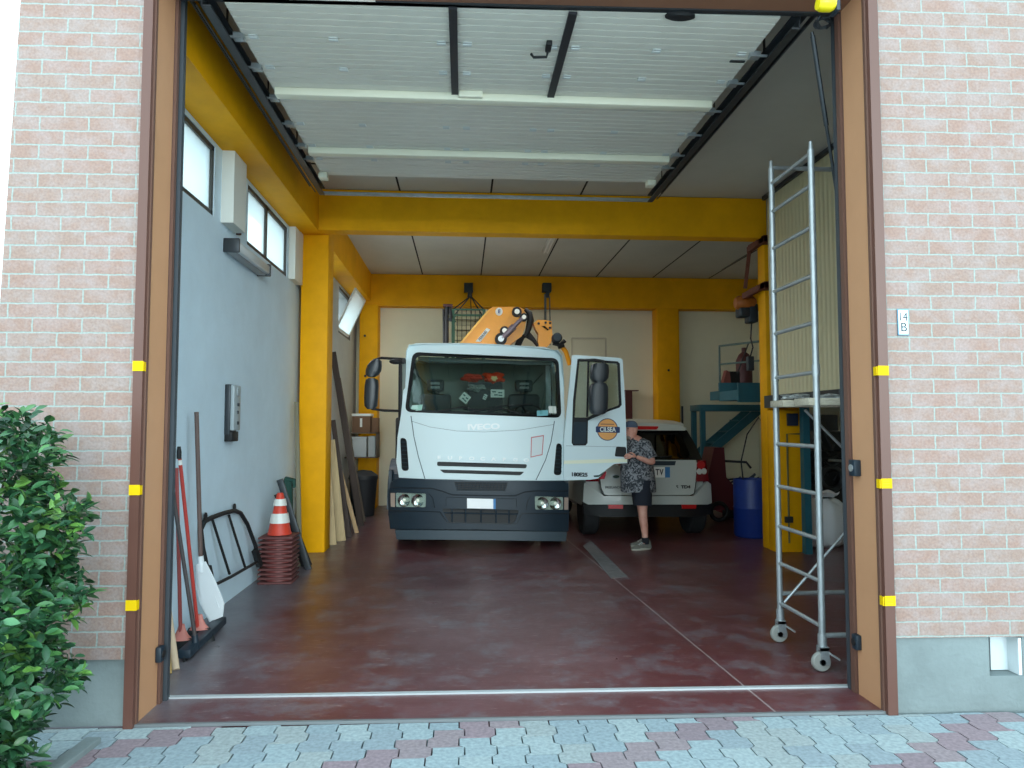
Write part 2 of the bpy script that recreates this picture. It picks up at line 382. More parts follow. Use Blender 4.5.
# outdoor ground
b = B().box(-40, 40, -80, 2.9, -.3, -.03); struct('street', b, mat('asphalt', (196, 200, 200), .95, var=.2, vscale=3, bump=.3, bscale=60))
b = B().box(-14, 16, 2.9, 4.6, -.3, -.055); struct('paver_bedding', b, mat('paver_joint_sand', (78, 80, 78), .95, var=.3, vscale=20))
b = B().box(-14, -2.6, 4.6, 16, -.3, -.05); struct('side_yard', b, mat('yard_gravel', (150, 148, 140), .95, var=.2, vscale=5))
def pavers():
    W, Lh, A = .165, .215, .015
    vs, fs, cols = [], [], []
    grey = [(156, 170, 174), (148, 162, 168), (162, 174, 176), (146, 158, 164), (158, 166, 166)]
    pink = [(150, 130, 136), (152, 136, 140), (144, 126, 132)]
    def edge(c, y):                       # wavy column boundary
        t = (y/(Lh/2)) % 2; 
        k = 1 if t < 1 else -1
        f = t % 1; s_ = min(1, f/.22) if f < .22 else 1
        return c*W + A*(k*(2*s_-1))
    for c in range(-26, 40):
        for r in range(12, 22):
            off = (Lh/2 if c % 2 else 0)
            y0 = r*Lh+off; y1 = y0+Lh
            lo, hi = y0+.0015, y1-.0015
            lim = YF+.30-.025*c*W
            hi = min(hi, YF-.02-.025*c*W)
            if hi-lo < .02: continue
            ys = [lo]+[y0+Lh/2*k+Lh/2*.22*j for k in (0, 1) for j in (0.02, 1)]+[hi]
            ys = sorted(set(min(max(y, lo), hi) for y in ys))
            L_ = [(edge(c, y)+.004, y) for y in ys]; R_ = [(edge(c+1, y)-.004, y) for y in ys]
            z = random.uniform(-.002, .002); n = len(vs); m = len(ys)
            q = 2*r+(c % 2)
            base = random.choice(pink) if (q-c) % 18 in (10, 0) else random.choice(grey)
            for (x, y) in L_+R_: vs.append((x, y, z))
            for (x, y) in L_+R_: vs.append((x, y, z-.05))
            lst = []
            for i in range(m-1): lst.append((n+i, n+m+i, n+m+i+1, n+i+1))
            loop = [n+i for i in range(m)]+[n+m+i for i in range(m-1, -1, -1)]
            for i in range(len(loop)):
                a, d = loop[i], loop[(i+1) % len(loop)]; lst.append((a, d, d+2*m, a+2*m))
            fs += lst; cols += [lin(base)]*len(lst)
    me = bpy.data.meshes.new('pavement'); me.from_pydata(vs, [], fs); ca = me.color_attributes.new('tint', 'FLOAT_COLOR', 'CORNER')
    i = 0
    for p, c in zip(me.polygons, cols):
        for _ in range(p.loop_total): ca.data[i].color = c; i += 1
    me.materials.append(m_attr('interlocking_paver', .9, nscale=45)); o = bpy.data.objects.new('pavement', me); COL.objects.link(o); o['kind'] = 'structure'
pavers()

# brick front wall with the door opening
BR = m_brick()
ZT, ZP = 5.6, .42
OL, OR = -1.83, 2.47           # outer edges of the brown door frame
XCL = P(12, 100, 4.15).x       # street corner of the building
b = B().box(XCL, OL+.005, YF, YF+.30, .36, ZT)
ca, cb = P(20, 0, 4.15), P(0, 290, 4.15); sl = (ca.x-cb.x)/(ca.z-cb.z)
for v in b.v:
    if v.x < -2.2: v.x = ca.x+sl*(v.z-ca.z)
b.skew(); struct('wall_front_left', b, BR)
b = B().box(XCL-.2, OL+.005, YF+.012, YF+.30, -.06, .36).skew(); struct('baseboard_front_left', b, M_CONC)
b = B().box(OR-.005, 7.2, YF, YF+.30, ZP, ZT).skew(); struct('wall_front_right', b, BR)
b = B().box(OL, OR, YF, YF+.30, 4.40, ZT).skew(); struct('wall_front_header', b, BR)
# plinth with the square vent recess
v0 = P(988, 641, 4.03); v1 = P(1022, 675, 4.03); vx0, vx1, vz1, vz0 = v0.x, v1.x, ZP, v1.z
b = B().box(OR-.005, vx0, YF+.012, YF+.30, -.06, ZP).box(vx1, 7.2, YF+.012, YF+.3, -.06, ZP).box(vx0, vx1, YF+.012, YF+.3, -.06, vz0).box(vx0, vx1, YF+.26, YF+.3, vz0, vz1).skew()
struct('baseboard_front_right', b, M_CONC)
b = B().box(vx0+.075, vx1-.004, YF+.10, YF+.125, vz0+.004, vz1-.012).box(vx1-.022, vx1-.003, YF+.014, YF+.11, vz0+.002, vz1-.012).skew()
solo('vent_cover', b, mat('chalky_white', (214, 222, 224), .8, var=.08), 'white panel set inside the square vent hole of the right plinth', 'vent')

# brown steel door frame (left, right, head)
def jamb(side):
    if side == 'left':
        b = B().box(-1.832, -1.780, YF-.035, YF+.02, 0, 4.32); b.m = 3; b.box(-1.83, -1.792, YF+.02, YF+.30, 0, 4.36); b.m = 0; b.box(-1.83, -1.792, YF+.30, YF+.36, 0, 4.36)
        b.m = 1; b.box(-1.793, -1.772, YF-.005, YF+.020, 0, 4.32).box(-1.815, -1.776, YF+.31, YF+.345, 0, 4.36)
        b.m = 2; b.box(-1.86, -1.757, YF+.36, YF+.40, 0, 4.42)
    else:
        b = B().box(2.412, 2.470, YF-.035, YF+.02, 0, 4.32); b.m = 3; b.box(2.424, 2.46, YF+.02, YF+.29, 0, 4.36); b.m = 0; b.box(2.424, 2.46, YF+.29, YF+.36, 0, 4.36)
        b.m = 1; b.box(2.402, 2.425, YF-.005, YF+.020, 0, 4.32).box(2.407, 2.444, YF+.30, YF+.345, 0, 4.36)
        b.m = 2; b.box(2.412, 2.49, YF+.36, YF+.40, 0, 4.42)
    b.skew(); return b
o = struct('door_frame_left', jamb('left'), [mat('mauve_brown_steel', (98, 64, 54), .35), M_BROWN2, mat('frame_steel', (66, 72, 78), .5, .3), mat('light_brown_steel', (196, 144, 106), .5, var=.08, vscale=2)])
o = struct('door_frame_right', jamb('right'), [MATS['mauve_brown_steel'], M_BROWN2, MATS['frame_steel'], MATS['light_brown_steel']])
b = B().box(-1.83, 2.47, YF-.035, YF+.30, 4.31, 4.45); b.m = 1; b.box(-1.8, 2.45, YF+.30, YF+.34, 4.30, 4.45); b.skew(); struct('door_frame_head', b, [M_BROWN, M_STEEL2])

# side walls
WY = [(5.02, 6.32), (7.28, 8.92)]            # window openings in the front bay
def lwall(y0, y1, wins, z0, z1, zt, m, name):
    b = B().box(XL-.3, XL, y0, y1, 0, z0).box(XL-.3, XL, y0, y1, z1, zt)
    e = y0
    for a, c in wins+[(y1, y1)]:
        if a > e: b.box(XL-.3, XL, e, a, z0, z1)
        e = c
    return struct(name, b, m)
lwall(4.38, 9.6, WY, 3.46, 4.08, 4.15, M_WALL, 'wall_left')
RW = [(10.2, 11.7), (12.6, 13.95)]
lwall(9.6, 14.9, RW, 3.25, 4.08, 4.15, mat('rear_bay_plaster', (186, 190, 190), .85, var=.1, vscale=2), 'wall_left_rear')
# white piers that stand proud between the high windows, brown pipe beside the first
b = B().box(XL-.05, XL+.11, 6.50, 6.86, 3.46, 4.13); struct('window_pier', b, mat('white_plaster', (222, 222, 214), .8))
b = B().box(XL-.05, XL+.08, 9.0, 9.42, 3.46, 4.13); struct('window_pier', b, MATS['white_plaster'])
# long yellow beams over the left windows
b = B().box(XL-.3, -1.86, 4.42, 9.25, 4.12, ZC); struct('beam_left', b, M_YEL)
b = B().box(XL-.3, -1.86, 9.5, 14.45, 4.12, ZC); struct('beam_left_rear', b, M_YEL)
FR = mat('window_frame_dark', (64, 62, 58), .5)
def window(n, y0, y1, z0, z1, mull, open_=False):
    b = B(); w = .045; x0, x1 = XL-.06, XL-.01
    b.box(x0, x1, y0, y1, z0, z0+w).box(x0, x1, y0, y1, z1-w, z1).box(x0, x1, y0, y0+w, z0, z1).box(x0, x1, y1-w, y1, z0, z1)
    for mm in mull: b.box(x0, x1, mm-.03, mm+.03, z0, z1)
    o = struct('window_%d' % n, b, FR)
    if open_:                                  # bottom-hung sash tilted into the room
        M = Matrix.Rotation(math.radians(24), 3, 'Y'); c = Vector((XL+.12, (y0+y1)/2, (z0+z1)/2+.02)); b = B()
        hy, hz = (y1-y0)/2-.05, (z1-z0)/2-.04
        for q in (-1, 1):
            b.obox(c+M@Vector((0, q*hy, 0)), (.03, .045, 2*hz), M); b.obox(c+M@Vector((0, 0, q*hz)), (.03, 2*hy, .045), M)
        s_ = part('sash', b, mat('sash_white', (210, 212, 208), .5), o)
        part('pane', B().obox(c, (.008, 2*hy, 2*hz), M), M_FROST, s_)
    else:
        part('pane', B().box(XL-.038, XL-.03, y0+.01, y1-.01, z0+.01, z1-.01), M_FROST, o)
window(1, 5.02, 6.32, 3.46, 4.08, [])
window(2, 7.28, 8.92, 3.46, 4.08, [8.02])
window(3, 10.2, 11.7, 3.25, 4.08, [])
window(4, 12.6, 13.95, 3.25, 4.08, [], True)
b = B().tube([(XL+.03, 6.92, 3.46), (XL+.03, 6.92, 4.115)], .025, 8); solo('conduit_pipe', b, mat('maroon_pipe', (96, 62, 54), .6), 'thin brown pipe running up beside the white window pier on the left wall', 'pipe')

# cross beams and pillars
b = B().box(XL-.1, 4.05, 9.20, 9.42, 4.14, ZC-.01); struct('beam_middle', b, M_YEL)
b = B().box(XL-.1, XR, 14.42, 14.72, 4.03, ZC-.01); struct('beam_rear', b, M_YEL)
def pil(x0, x1, y0, y1, z1, dots):
    b = B().box(x0, x1, y0, y1, 0, z1, .012); b.m = 1
    for dx, z in dots: b.tube([(x0+(x1-x0)*dx, y0+.01, z), (x0+(x1-x0)*dx, y0-.008, z)], .025, 12)
    struct('pillar', b, [M_YEL, M_BLACK])
pil(-2.12, -1.77, 9.43, 9.80, 4.14, [])
xr0 = P(758, 300, 9.48).x
pil(xr0, 4.50, 9.25, 9.48, 4.12, [])
pil(-2.06, -1.70, 14.3, 14.75, 4.03, [(.35, 2.6), (.3, 4.0-.6)])
pil(3.97, 4.43, 14.36, 14.75, 4.03, [(.5, 2.75)])
b = B().box(XR-.02, 6.6, 4.4, 14.9, 0, ZC+.02); struct('wall_right', b, M_REAR)
# rear wall built of pale panels with thin seams
b = B().box(XL-.3, 6.6, 14.74, 15.0, 0, ZC); b.m = 1
b.box(1.0, 1.01, 14.735, 14.75, 0, 4.03)
struct('wall_rear', b, [M_REAR, mat('seam_beige', (140, 138, 124), .9)])  # second colour: darker beige line along the panel seam
p0, p1 = P(572, 338, 14.7), P(606, 338, 14.7)
b = B()
for a, c in (((p0.x, 14.73, 0), (p0.x, 14.73, p0.z)), ((p1.x, 14.73, 0), (p1.x, 14.73, p0.z)), ((p0.x, 14.73, p0.z), (p1.x, 14.73, p0.z))): b.bar(a, c, .03, .03, (0, 1, 0))
o = struct('door_1', b, mat('door_edge_trim', (206, 200, 178), .7)); part('door_leaf', B().box(p0.x+.02, p1.x-.02, 14.725, 14.74, 0, p0.z-.02), M_REAR, o)
# ceiling with panel joints
b = B().box(XL-.35, 6.6, 4.36, 15.0, ZC, ZC+.12); b.m = 1
for x in [-.83+1.185*k for k in range(-1, 7)]:
    b.box(x-.012, x+.012, 7.4 if x < 2.3 else 9.5, 14.42, ZC-.004, ZC+.01)
b.box(XL, 2.3, 8.3, 8.33, ZC-.004, ZC+.01)
struct('ceiling', b, [M_CEIL, M_DARKLINE])
# corrugated panel wall over the storage recess on the right
def m_corr():
    m = mat('ribbed_panel', (208, 200, 162), .6); nt = m.node_tree; N = nt.nodes.new; L = nt.links.new
    g = N('ShaderNodeNewGeometry'); w = N('ShaderNodeTexWave'); w.bands_direction = 'Y'; w.inputs['Scale'].default_value = 3.3; L(g.outputs['Position'], w.inputs['Vector'])
    bp = N('ShaderNodeBump'); bp.inputs['Strength'].default_value = .5; bp.inputs['Distance'].default_value = .012; L(w.outputs['Fac'], bp.inputs['Height']); L(bp.outputs[0], nt.nodes['Principled BSDF'].inputs['Normal'])
    return m
b = B().box(4.00, 4.08, 4.45, 9.05, 2.0, ZC); struct('wall_upper_right', b, m_corr())
b = B().box(3.98, XR, 4.45, 9.2, 1.88, 2.0); b.m = 1; b.box(3.97, 4.05, 4.45, 9.2, 1.86, 2.02); struct('storage_slab', b, [mat('slab_grey', (120, 120, 116), .8), M_STEEL2])
# dark rail along the top of the ribbed wall
b = B().bar((3.97, 4.9, 4.64), (3.97, 9.1, 4.64), .04, .05); struct('trim_3', b, M_STEEL2)
# the house side beyond the left corner is open sky

# soil strip and kerb under the hedge
b = B().box(-5.2, -2.06, 2.2, 4.15, -.06, -.004); struct('planting_bed', b, mat('dry_soil', (140, 132, 116), 1, var=.4, vscale=12, bump=.8, bscale=40))
k0, k1 = G(60, 768), G(118, 730)
b = B().bar((k0.x-.1, 2.4, .0), (k0.x+.02, 3.95, .0), .08, .06, bev=.008); solo('kerb_stone', b, M_CONC, 'pale concrete kerb strip between the hedge bed and the paving', 'kerb')

# ================================================================== FITTINGS ON THE FRONT
def onfront(x, y, px, py, name, w, h, th, m, label, cat, group=None):
    c = P(px, py, y); b = B().box(c.x-w/2, c.x+w/2, y-th, y, c.z-h/2, c.z+h/2, .002)
    return solo(name, b, m, label, cat, group)
tapes = [(143.5, 366, 'left', 'upper'), (137, 490, 'left', 'middle'), (132, 605.5, 'left', 'lower'), (876, 370.5, 'right', 'upper'), (880.5, 483.5, 'right', 'middle'), (886, 601, 'right', 'lower')]
for px, py, sd, lv in tapes:
    y = YF-.037-.025*(-1.81 if sd == 'left' else 2.46)
    xa, xb = (-1.834, -1.776) if sd == 'left' else (2.406, 2.471)
    z = P(px, py, y).z; b = B().box(xa, xb, y-.002, y+.001, z-.028, z+.028)
    if sd == 'left': b.box(-1.778, -1.775, y, y+.035, z-.028, z+.024)
    else: b.box(2.398, 2.403, y, y+.035, z-.028, z+.024)
    if sd == 'right' and lv != 'upper':
        b.m = 1
        for q in range(3): b.box(2.415, 2.455, y-.003, y+.001, z-.018+q*.015, z-.014+q*.015)
    solo('reflective_tape', b, [M_TAPE, mat('tape_mark', (190, 160, 10), .6)], '%s yellow tape strip stuck on the brown %s door frame' % (lv, sd), 'tape', 'yellow tape strips on the door frame')
# house number
c = P(902, 322.5, 4.03); y = YF-.025*c.x
t = thing('house_number_plate', 'small white enamel house number plate on the right brick wall', 'sign', (c.x, y, c.z-.08))
part('plate', B().box(c.x-.034, c.x+.034, y-.008, y-.001, c.z-.078, c.z+.078, .002), mat('enamel_blue', (96, 140, 168), .4), t, 'pale blue edge')
part('plate_face', B().box(c.x-.029, c.x+.029, y-.010, y-.007, c.z-.072, c.z+.072, .001), mat('enamel_white', (232, 240, 242), .35), t)
T = mat('number_ink', (40, 52, 62), .5)
text('numeral', '14', .072, (c.x-.004, y-.011, c.z+.03), t, T, .0008, sx=.85); text('numeral', 'B', .075, (c.x, y-.011, c.z-.032), t, T, .0008)
# photocells and lock boxes on the frame
def sensor(x, y, z, w, h, d, label, m2):
    t = thing('door_sensor', label, 'sensor', (x, y, z-h/2)); sgn = 1 if x < 0 else -1
    part('housing', B().box(min(x, x+sgn*d), max(x, x+sgn*d), y-w/2, y+w/2, z-h/2, z+h/2, .008), M_PLAST, t)
    part('lens', B().tube([(x+sgn*(d-.004), y, z), (x+sgn*(d+.006), y, z)], .022, 14), m2, t)
g = P(851, 468, 4.25); sensor(2.424, 4.26, g.z, .07, .10, .045, 'grey photocell box halfway up the right door frame', M_STEEL)
g = P(852, 640, 4.3); sensor(2.424, 4.30, .32, .06, .09, .035, 'black photocell low on the right door frame', M_BLACK)
g = P(158, 649, 4.4); sensor(-1.790, 4.42, .30, .06, .09, .035, 'black photocell low on the left door frame', M_BLACK)

# ================================================================== OVERHEAD SECTIONAL DOOR
t = thing('sectional_garage_door', 'white sectional garage door stored open under the ceiling, with a wicket door outline', 'garage door', (.3, 4.6, 4.30))
zd = lambda y: 4.30
DX0, DX1 = -1.51, 2.06
ys = [4.40, 4.86, 5.28, 5.78, 6.28, 6.78, 7.12, 7.62]
rb = []
for i in range(7):
    b = B(); y0, y1 = ys[i]+.004, ys[i+1]-.004; nr = 6
    # ribbed underside
    for k in range(nr):
        a = y0+(y1-y0)*k/nr; c = y0+(y1-y0)*(k+1)/nr; z = zd(a)
        b.box(DX0, DX1, a, c-.012, z, z+.042); b.box(DX0, DX1, c-.012, c, z+.006, z+.042)
    part('door_panel', b, M_DOORP, t)
for y in (5.60, 6.82): part('stiffening_rail', B().box(DX0+.02, DX1-.03, y, y+.09, zd(y)-.06, zd(y)+.0, .006), M_CREAM, t)
w0, w1, w2, w3 = G(455, 94, 4.30), G(549, 97, 4.30), G(455, 8, 4.30), G(569, 12, 4.30)
fw = part('wicket_frame', B().bar((w0.x, 4.42, 4.290), (w0.x, w0.y, 4.290), .055, .02).bar((w1.x+.01, 4.42, 4.290), (w1.x+.01, w0.y, 4.290), .055, .02).bar((w0.x, w0.y, 4.290), (w1.x, w0.y, 4.290), .03, .02), mat('wicket_black', (30, 30, 36), .5), t, 'black edges of the wicket door')
part('wicket_closer', B().box(w0.x+.03, w0.x+.22, w0.y-.07, w0.y-.03, 4.25, 4.30, .005).box(w0.x+.1, w0.x+.5, w0.y+.02, w0.y+.045, 4.265, 4.30), M_CREAM, t)
h = G(548, 48, 4.29)
part('handle', B().box(h.x-.02, h.x+.02, h.y-.09, h.y+.02, 4.265, 4.30, .006).tube([(h.x, h.y, 4.27), (h.x-.01, h.y+.01, 4.23), (h.x-.10, h.y+.02, 4.23), (h.x-.12, h.y-.02, 4.23)], .010, 8), M_BLACK, t)
g = G(680, 17, 4.29); part('grip_cup', B().loft([[(g.x+r*math.cos(k*PI/10), g.y+.045*r/.1*math.sin(k*PI/10), 4.285+h) for k in range(20)] for r, h in ((.08, -.004), (.10, .004), (.10, .02))]), M_BLACK, t)
g = G(738, 61, 4.3); part('maker_label', B().box(g.x-.06, g.x+.05, g.y-.012, g.y+.012, 4.292, 4.305), M_STEEL2, t)
for y in ys[1:-1]:
    for x in (-1.44, -.9, -.16, .02, .62, .78, 1.36, 1.98):
        b = B().box(x-.03, x+.03, y-.026, y-.008, zd(y)-.008, zd(y)+.002).box(x-.03, x+.03, y+.008, y+.026, zd(y)-.008, zd(y)+.002).tube([(x-.03, y, zd(y)-.006), (x+.03, y, zd(y)-.006)], .009, 8)
        part('hinge', b, mat('pale_zinc', (205, 208, 205), .5, .3), t)
    for sx, x in ((-1, DX0-.02), (1, DX1+.02)):
        part('roller_bracket', B().box(x-.04, x+.03, y-.03, y+.03, zd(y)-.03, zd(y)+.01).tube([(x, y, zd(y)-.01), (x+sx*.09, y, zd(y)-.01)], .011, 8), M_STEEL, t)
b = B().box(DX0-.02, DX0+.07, 7.50, 7.62, zd(7.6)-.06, zd(7.6)+.0, .01); part('bumper_block', b, M_CREAM, t)
b = B().box(DX1-.07, DX1+.02, 7.50, 7.62, zd(7.6)-.06, zd(7.6)+.0, .01); part('bumper_block', b, M_CREAM, t)
def track(xa, label, spread):
    t = thing('door_track', label, 'track', (xa, 4.6, 4.2))
    b = B(); p, q = (xa, 4.42, 4.275), (xa, 8.1, 4.275)
    sg = 1 if xa > 0 else -1
    for dz in (-.03, .045): b.bar((p[0], p[1], p[2]+dz), (q[0], q[1], q[2]+dz), .055, .012)
    b.bar((p[0]+sg*.028, p[1], p[2]+.008), (q[0]+sg*.028, q[1], q[2]+.008), .008, .085)
    part('lower_rail', b, M_STEEL2, t)
    b = B().bar((xa+sg*.10, 4.42, 4.40), (xa+sg*.10, 8.1, 4.40), .04, .05).bar((xa+sg*.14, 4.42, 4.35), (xa+sg*.14, 8.1, 4.35), .012, .03); part('upper_rail', b, M_STEEL2, t)
    for y in (5.2, 6.3, 7.4, 8.05): part('hanger', B().bar((xa+sg*.04, y, 4.30), (xa+sg*.13, y, 4.42), .03, .006).bar((xa+sg*.13, y, 4.41), (xa+sg*.13, y, ZC), .03, .006), M_STEEL2, t)
    part('lift_cable', B().tube([(xa+sg*.07, 4.45, 4.26), (xa+sg*.07, 8.05, 4.26)], .006, 6), M_STEEL2, t)
track(-1.60, 'dark steel track holding the left edge of the overhead door', -1)
track(2.17, 'dark steel track holding the right edge of the overhead door', 1)
b = B().bar((-1.62, 8.14, 4.275), (2.2, 8.14, 4.275), .03, .035); solo('rear_cross_bar', b, M_STEEL, 'grey cross bar joining the ends of both overhead door tracks', 'bar')
# spring shaft, drums and yellow end roller above the opening
t = thing('torsion_shaft', 'dark spring shaft with cable drums along the head of the doorway', 'shaft', (.3, 4.50, 4.46))
part('shaft', B().tube([(-1.9, 4.50, 4.5), (2.5, 4.50, 4.5)], .016, 10), M_STEEL2, t)
part('spring', B().tube([(-.9, 4.50, 4.5), (.2, 4.50, 4.5)], .035, 12), M_STEEL2, t)
for x in (-1.72, 2.30): part('cable_drum', B().lathe([(.03, -.04), (.06, -.04), (.05, 0), (.06, .04), (.03, .04)], (x, 4.5, 4.5), 'x', 18), M_STEEL2, t)
b = B()
for k in range(40):
    a = k*1.9; b.tube([(2.34+.05*math.cos(a), 4.38+.02*math.sin(a*1.7), 4.27+.04*math.sin(a)), (2.34+.05*math.cos(a+1), 4.40+.02*math.sin(a), 4.27+.04*math.sin(a+1.2))], .006, 5)
solo('drive_chain', b, M_STEEL2, 'tangle of dark door chain at the top right corner of the doorway', 'chain')
b = B()
for k in range(30):
    a = k*1.9; b.tube([(-1.66+.07*math.cos(a), 4.40+.02*math.sin(a*1.7), 4.32+.03*math.sin(a)), (-1.66+.07*math.cos(a+1), 4.42+.02*math.sin(a), 4.32+.03*math.sin(a+1.2))], .006, 5)
solo('drive_chain', b, M_STEEL2, 'tangle of dark door chain at the top left corner of the doorway', 'chain')
g = P(825, 5, 4.0)
t = thing('beacon_lamp', 'yellow warning lamp at the top right corner of the doorway', 'lamp', (g.x, 4.0, g.z-.05))
part('lamp_body', B().lathe([(.0, -.055), (.035, -.052), (.045, -.03), (.045, .03), (.035, .05), (0, .052)], (g.x-.0, 3.99, g.z), 'x', 20), mat('lamp_yellow', (236, 214, 20), .35), t)
part('lamp_base', B().box(g.x+.05, g.x+.075, 3.96, 4.04, g.z-.05, g.z+.04, .005), M_PLAST, t)
a, c = P(812, 32, 4.45), P(840, 215, 4.75)
b = B().tube([a, a.lerp(c, .5), c], .011, 8).tube([a.lerp(c, .02), a.lerp(c, .5)], .016, 8); solo('pull_rod', b, M_STEEL2, 'dark slanting rod hanging beside the right door frame', 'rod')

# ================================================================== WALL FITTINGS, LEFT
a, c = PX(231, 245, XL+.07), PX(264, 273, XL+.07)
t = thing('wall_light', 'long grey fluorescent wall light under the left windows', 'light', (XL, (a.y+c.y)/2, a.z-.1))
part('housing', B().box(XL, XL+.10, a.y, c.y, a.z-.06, a.z+.06, .02), mat('fixture_grey', (150, 156, 158), .5), t)
part('diffuser', B().box(XL+.085, XL+.14, a.y+.03, c.y-.03, a.z-.05, a.z+.045, .02), mat('diffuser', (196, 204, 206), .3), t)
for y in (a.y+.01, c.y-.01): part('end_cap', B().box(XL, XL+.145, y-.015, y+.015, a.z-.065, a.z+.065, .008), M_STEEL2, t)
a, c = PX(223.5, 384, XL), PX(232, 441, XL)
t = thing('wall_instrument', 'narrow grey control device hung upright on the left wall', 'device', (XL, a.y+.04, c.z))
yc, zt, zb = (a.y+c.y)/2, a.z, c.z
part('backing', B().box(XL, XL+.05, yc-.10, yc+.10, zb+.06, zt, .008), M_STEEL2, t)
part('face_plate', B().box(XL+.04, XL+.085, yc-.085, yc+.105, zb+.10, zt-.005, .012), mat('device_grey', (158, 168, 172), .45), t)
part('bracket', B().box(XL, XL+.07, yc-.09, yc+.10, zb, zb+.09, .006), M_BLACK, t)
for k, z in enumerate((zt-.17, zt-.24, zt-.34)): part('button', B().box(XL+.08, XL+.092, yc-.0, yc+.05-.02*(k % 2), z-.03, z, .003), M_PLAST, t)
part('dial', B().tube([(XL+.08, yc+.02, zt-.06), (XL+.095, yc+.02, zt-.06)], .045, 16), MATS['device_grey'], t)
b = B().box(.0, .0, 0, 0, 0, 0)
# linear light under the rear bay ceiling
a = P(547, 250, 12.0)
t = thing('ceiling_light', 'slim fluorescent batten fixed to the rear bay ceiling', 'light', (a.x, 11.6, ZC-.08))
part('housing', B().box(a.x-.05, a.x+.05, 11.0, 12.25, ZC-.05, ZC, .005), mat('batten_white', (200, 200, 196), .5), t)
for dx in (-.03, .03): part('light_tube', B().tube([(a.x+dx, 11.05, ZC-.065), (a.x+dx, 12.2, ZC-.065)], .013, 8), mat('tube_unlit', (215, 215, 210), .3), t)
# ================================================================== TRUCK
TX = .24
def Yf(x, z):
    u = abs(x-TX)/1.16
    return 9.60+(.03*(z-1) if z < 1.72 else .022+(z-1.72)*.36)+.24*u**3
def Yb(x, z):
    u = abs(x-TX)/1.22
    return 9.50+.05*max(0, .75-z)+.26*u**3.2
truck = thing('lorry', 'white flat-fronted lorry parked in the middle of the garage with its driver door open', 'truck', (TX, 10.6, 0))
WS = rr([(412.7, 352), (558.5, 358.2), (561.5, 418), (404.7, 412)], 7, 5)
cab = [(410, 345.5), (416, 343.2), (450, 343), (500, 344.5), (545, 347), (556, 351), (560.5, 357), (563.5, 385), (565, 418), (565.5, 445), (565, 470), (563, 480.5), (536, 480.6), (480, 480.3), (425, 479), (399, 477.6), (396.3, 462), (397.5, 437), (401, 415), (404.6, 375), (407, 352)]
vL = rr([(400, 437.5), (406.5, 438.6), (409, 471), (401.6, 471)], 3.5, 4)
vR = rr([(556.5, 443), (562, 444), (561.5, 475.5), (553.5, 475)], 3.5, 4)
s1 = rr([(437, 461.6), (527.2, 464.3), (526.4, 468.4), (437, 466)], 1.8, 3)
s2 = rr([(439.3, 469.5), (524.5, 471.8), (520.5, 475.4), (443.5, 473)], 1.5, 3)
b = B().plate(cab, [WS, vL, vR, s1, s2], Yf, 0, .05, 9)
# cab sides, roof and back wall swept from the real front corners
lft = [S(x, y, Yf) for x, y in [(399, 477.6), (396.3, 462), (397.5, 437), (401, 415), (404.6, 375), (407, 352), (410, 345.5)]]
rgt = [S(x, y, Yf) for x, y in [(563, 480.5), (565, 470), (565.5, 445), (565, 418), (563.5, 385), (560.5, 357), (556, 351)]]
YS = [None, 9.98, 10.1, 10.9, 11.05, 11.35]
def side(b, pts, skip):
    k = len(b.v); m = len(YS)
    for p in pts:
        for y in YS: b.v.append(Vector((p.x, p.y+.02 if y is None else y, p.z)))
    for i in range(len(pts)-1):
        for j in range(m-1):
            if not skip(i, j): b.face((k+i*m+j, k+i*m+j+1, k+(i+1)*m+j+1, k+(i+1)*m+j))
side(b, lft, lambda i, j: i in (3, 4) and j == 2)
side(b, rgt, lambda i, j: j in (1, 2) and i < 5)
z0 = lft[0].z
b.box(lft[1].x+.01, rgt[1].x-.01, 11.33, 11.38, .72, 2.66)
b.box(lft[0].x, lft[0].x+.05, 10.0, 11.35, .45, z0)
roofL, roofR = S(410, 345.5, Yf), S(556, 351, Yf)
rings = []
for y, dz in ((9.95, 0), (10.1, .03), (10.6, .05), (11.2, .04), (11.38, 0)):
    ring = []
    for k in range(13):
        t = k/12; x = roofL.x+(roofR.x-roofL.x)*t; ring.append((x, y+ (.12*abs(2*t-1)**3 if y < 10.2 else 0), roofL.z+(roofR.z-roofL.z)*t+(dz+.03)*(1-abs(2*t-1)**2.5)))
    rings.append(ring)
b.loft(rings, cap=False, closed=False)
part('cab', b, M_WHITE, truck)
# black rubber edge and windscreen
WI = rr([(416, 355.5), (555.5, 361.2), (558.5, 415), (408.2, 409.5)], 6, 5)
part('windscreen_rubber', B().plate(WS, [WI], Yf, .004, .02), M_BLACK, truck)
part('windscreen', B().plate(WI, [], Yf, -.012, .004, 12), M_GLASS, truck)
part('vent', B().plate(vL, [], Yf, -.035, .04), M_BLACK, truck); part('vent', B().plate(vR, [], Yf, -.035, .04), M_BLACK, truck)
b, b2 = B(), B()
for q in range(7):
    t = (q+.5)/7; a, c = S(400.6+t*1.6, 440+29*t, Yf), S(407+t*2, 440.4+29*t, Yf); b.bar(a+Vector((0, .012, 0)), c+Vector((0, .012, 0)), .012, .012)
    a, c = S(557-t*3, 446+27*t, Yf), S(562, 446.3+27*t, Yf); b2.bar(a+Vector((0, .012, 0)), c+Vector((0, .012, 0)), .012, .012)
part('vent_grille', b, M_PLAST, truck); part('vent_grille', b2, M_PLAST, truck)
part('air_slot', B().plate(s1, [], Yf, -.03, .02), M_BLACK, truck); part('air_slot', B().plate(s2, [], Yf, -.03, .02), M_BLACK, truck)
b = B()
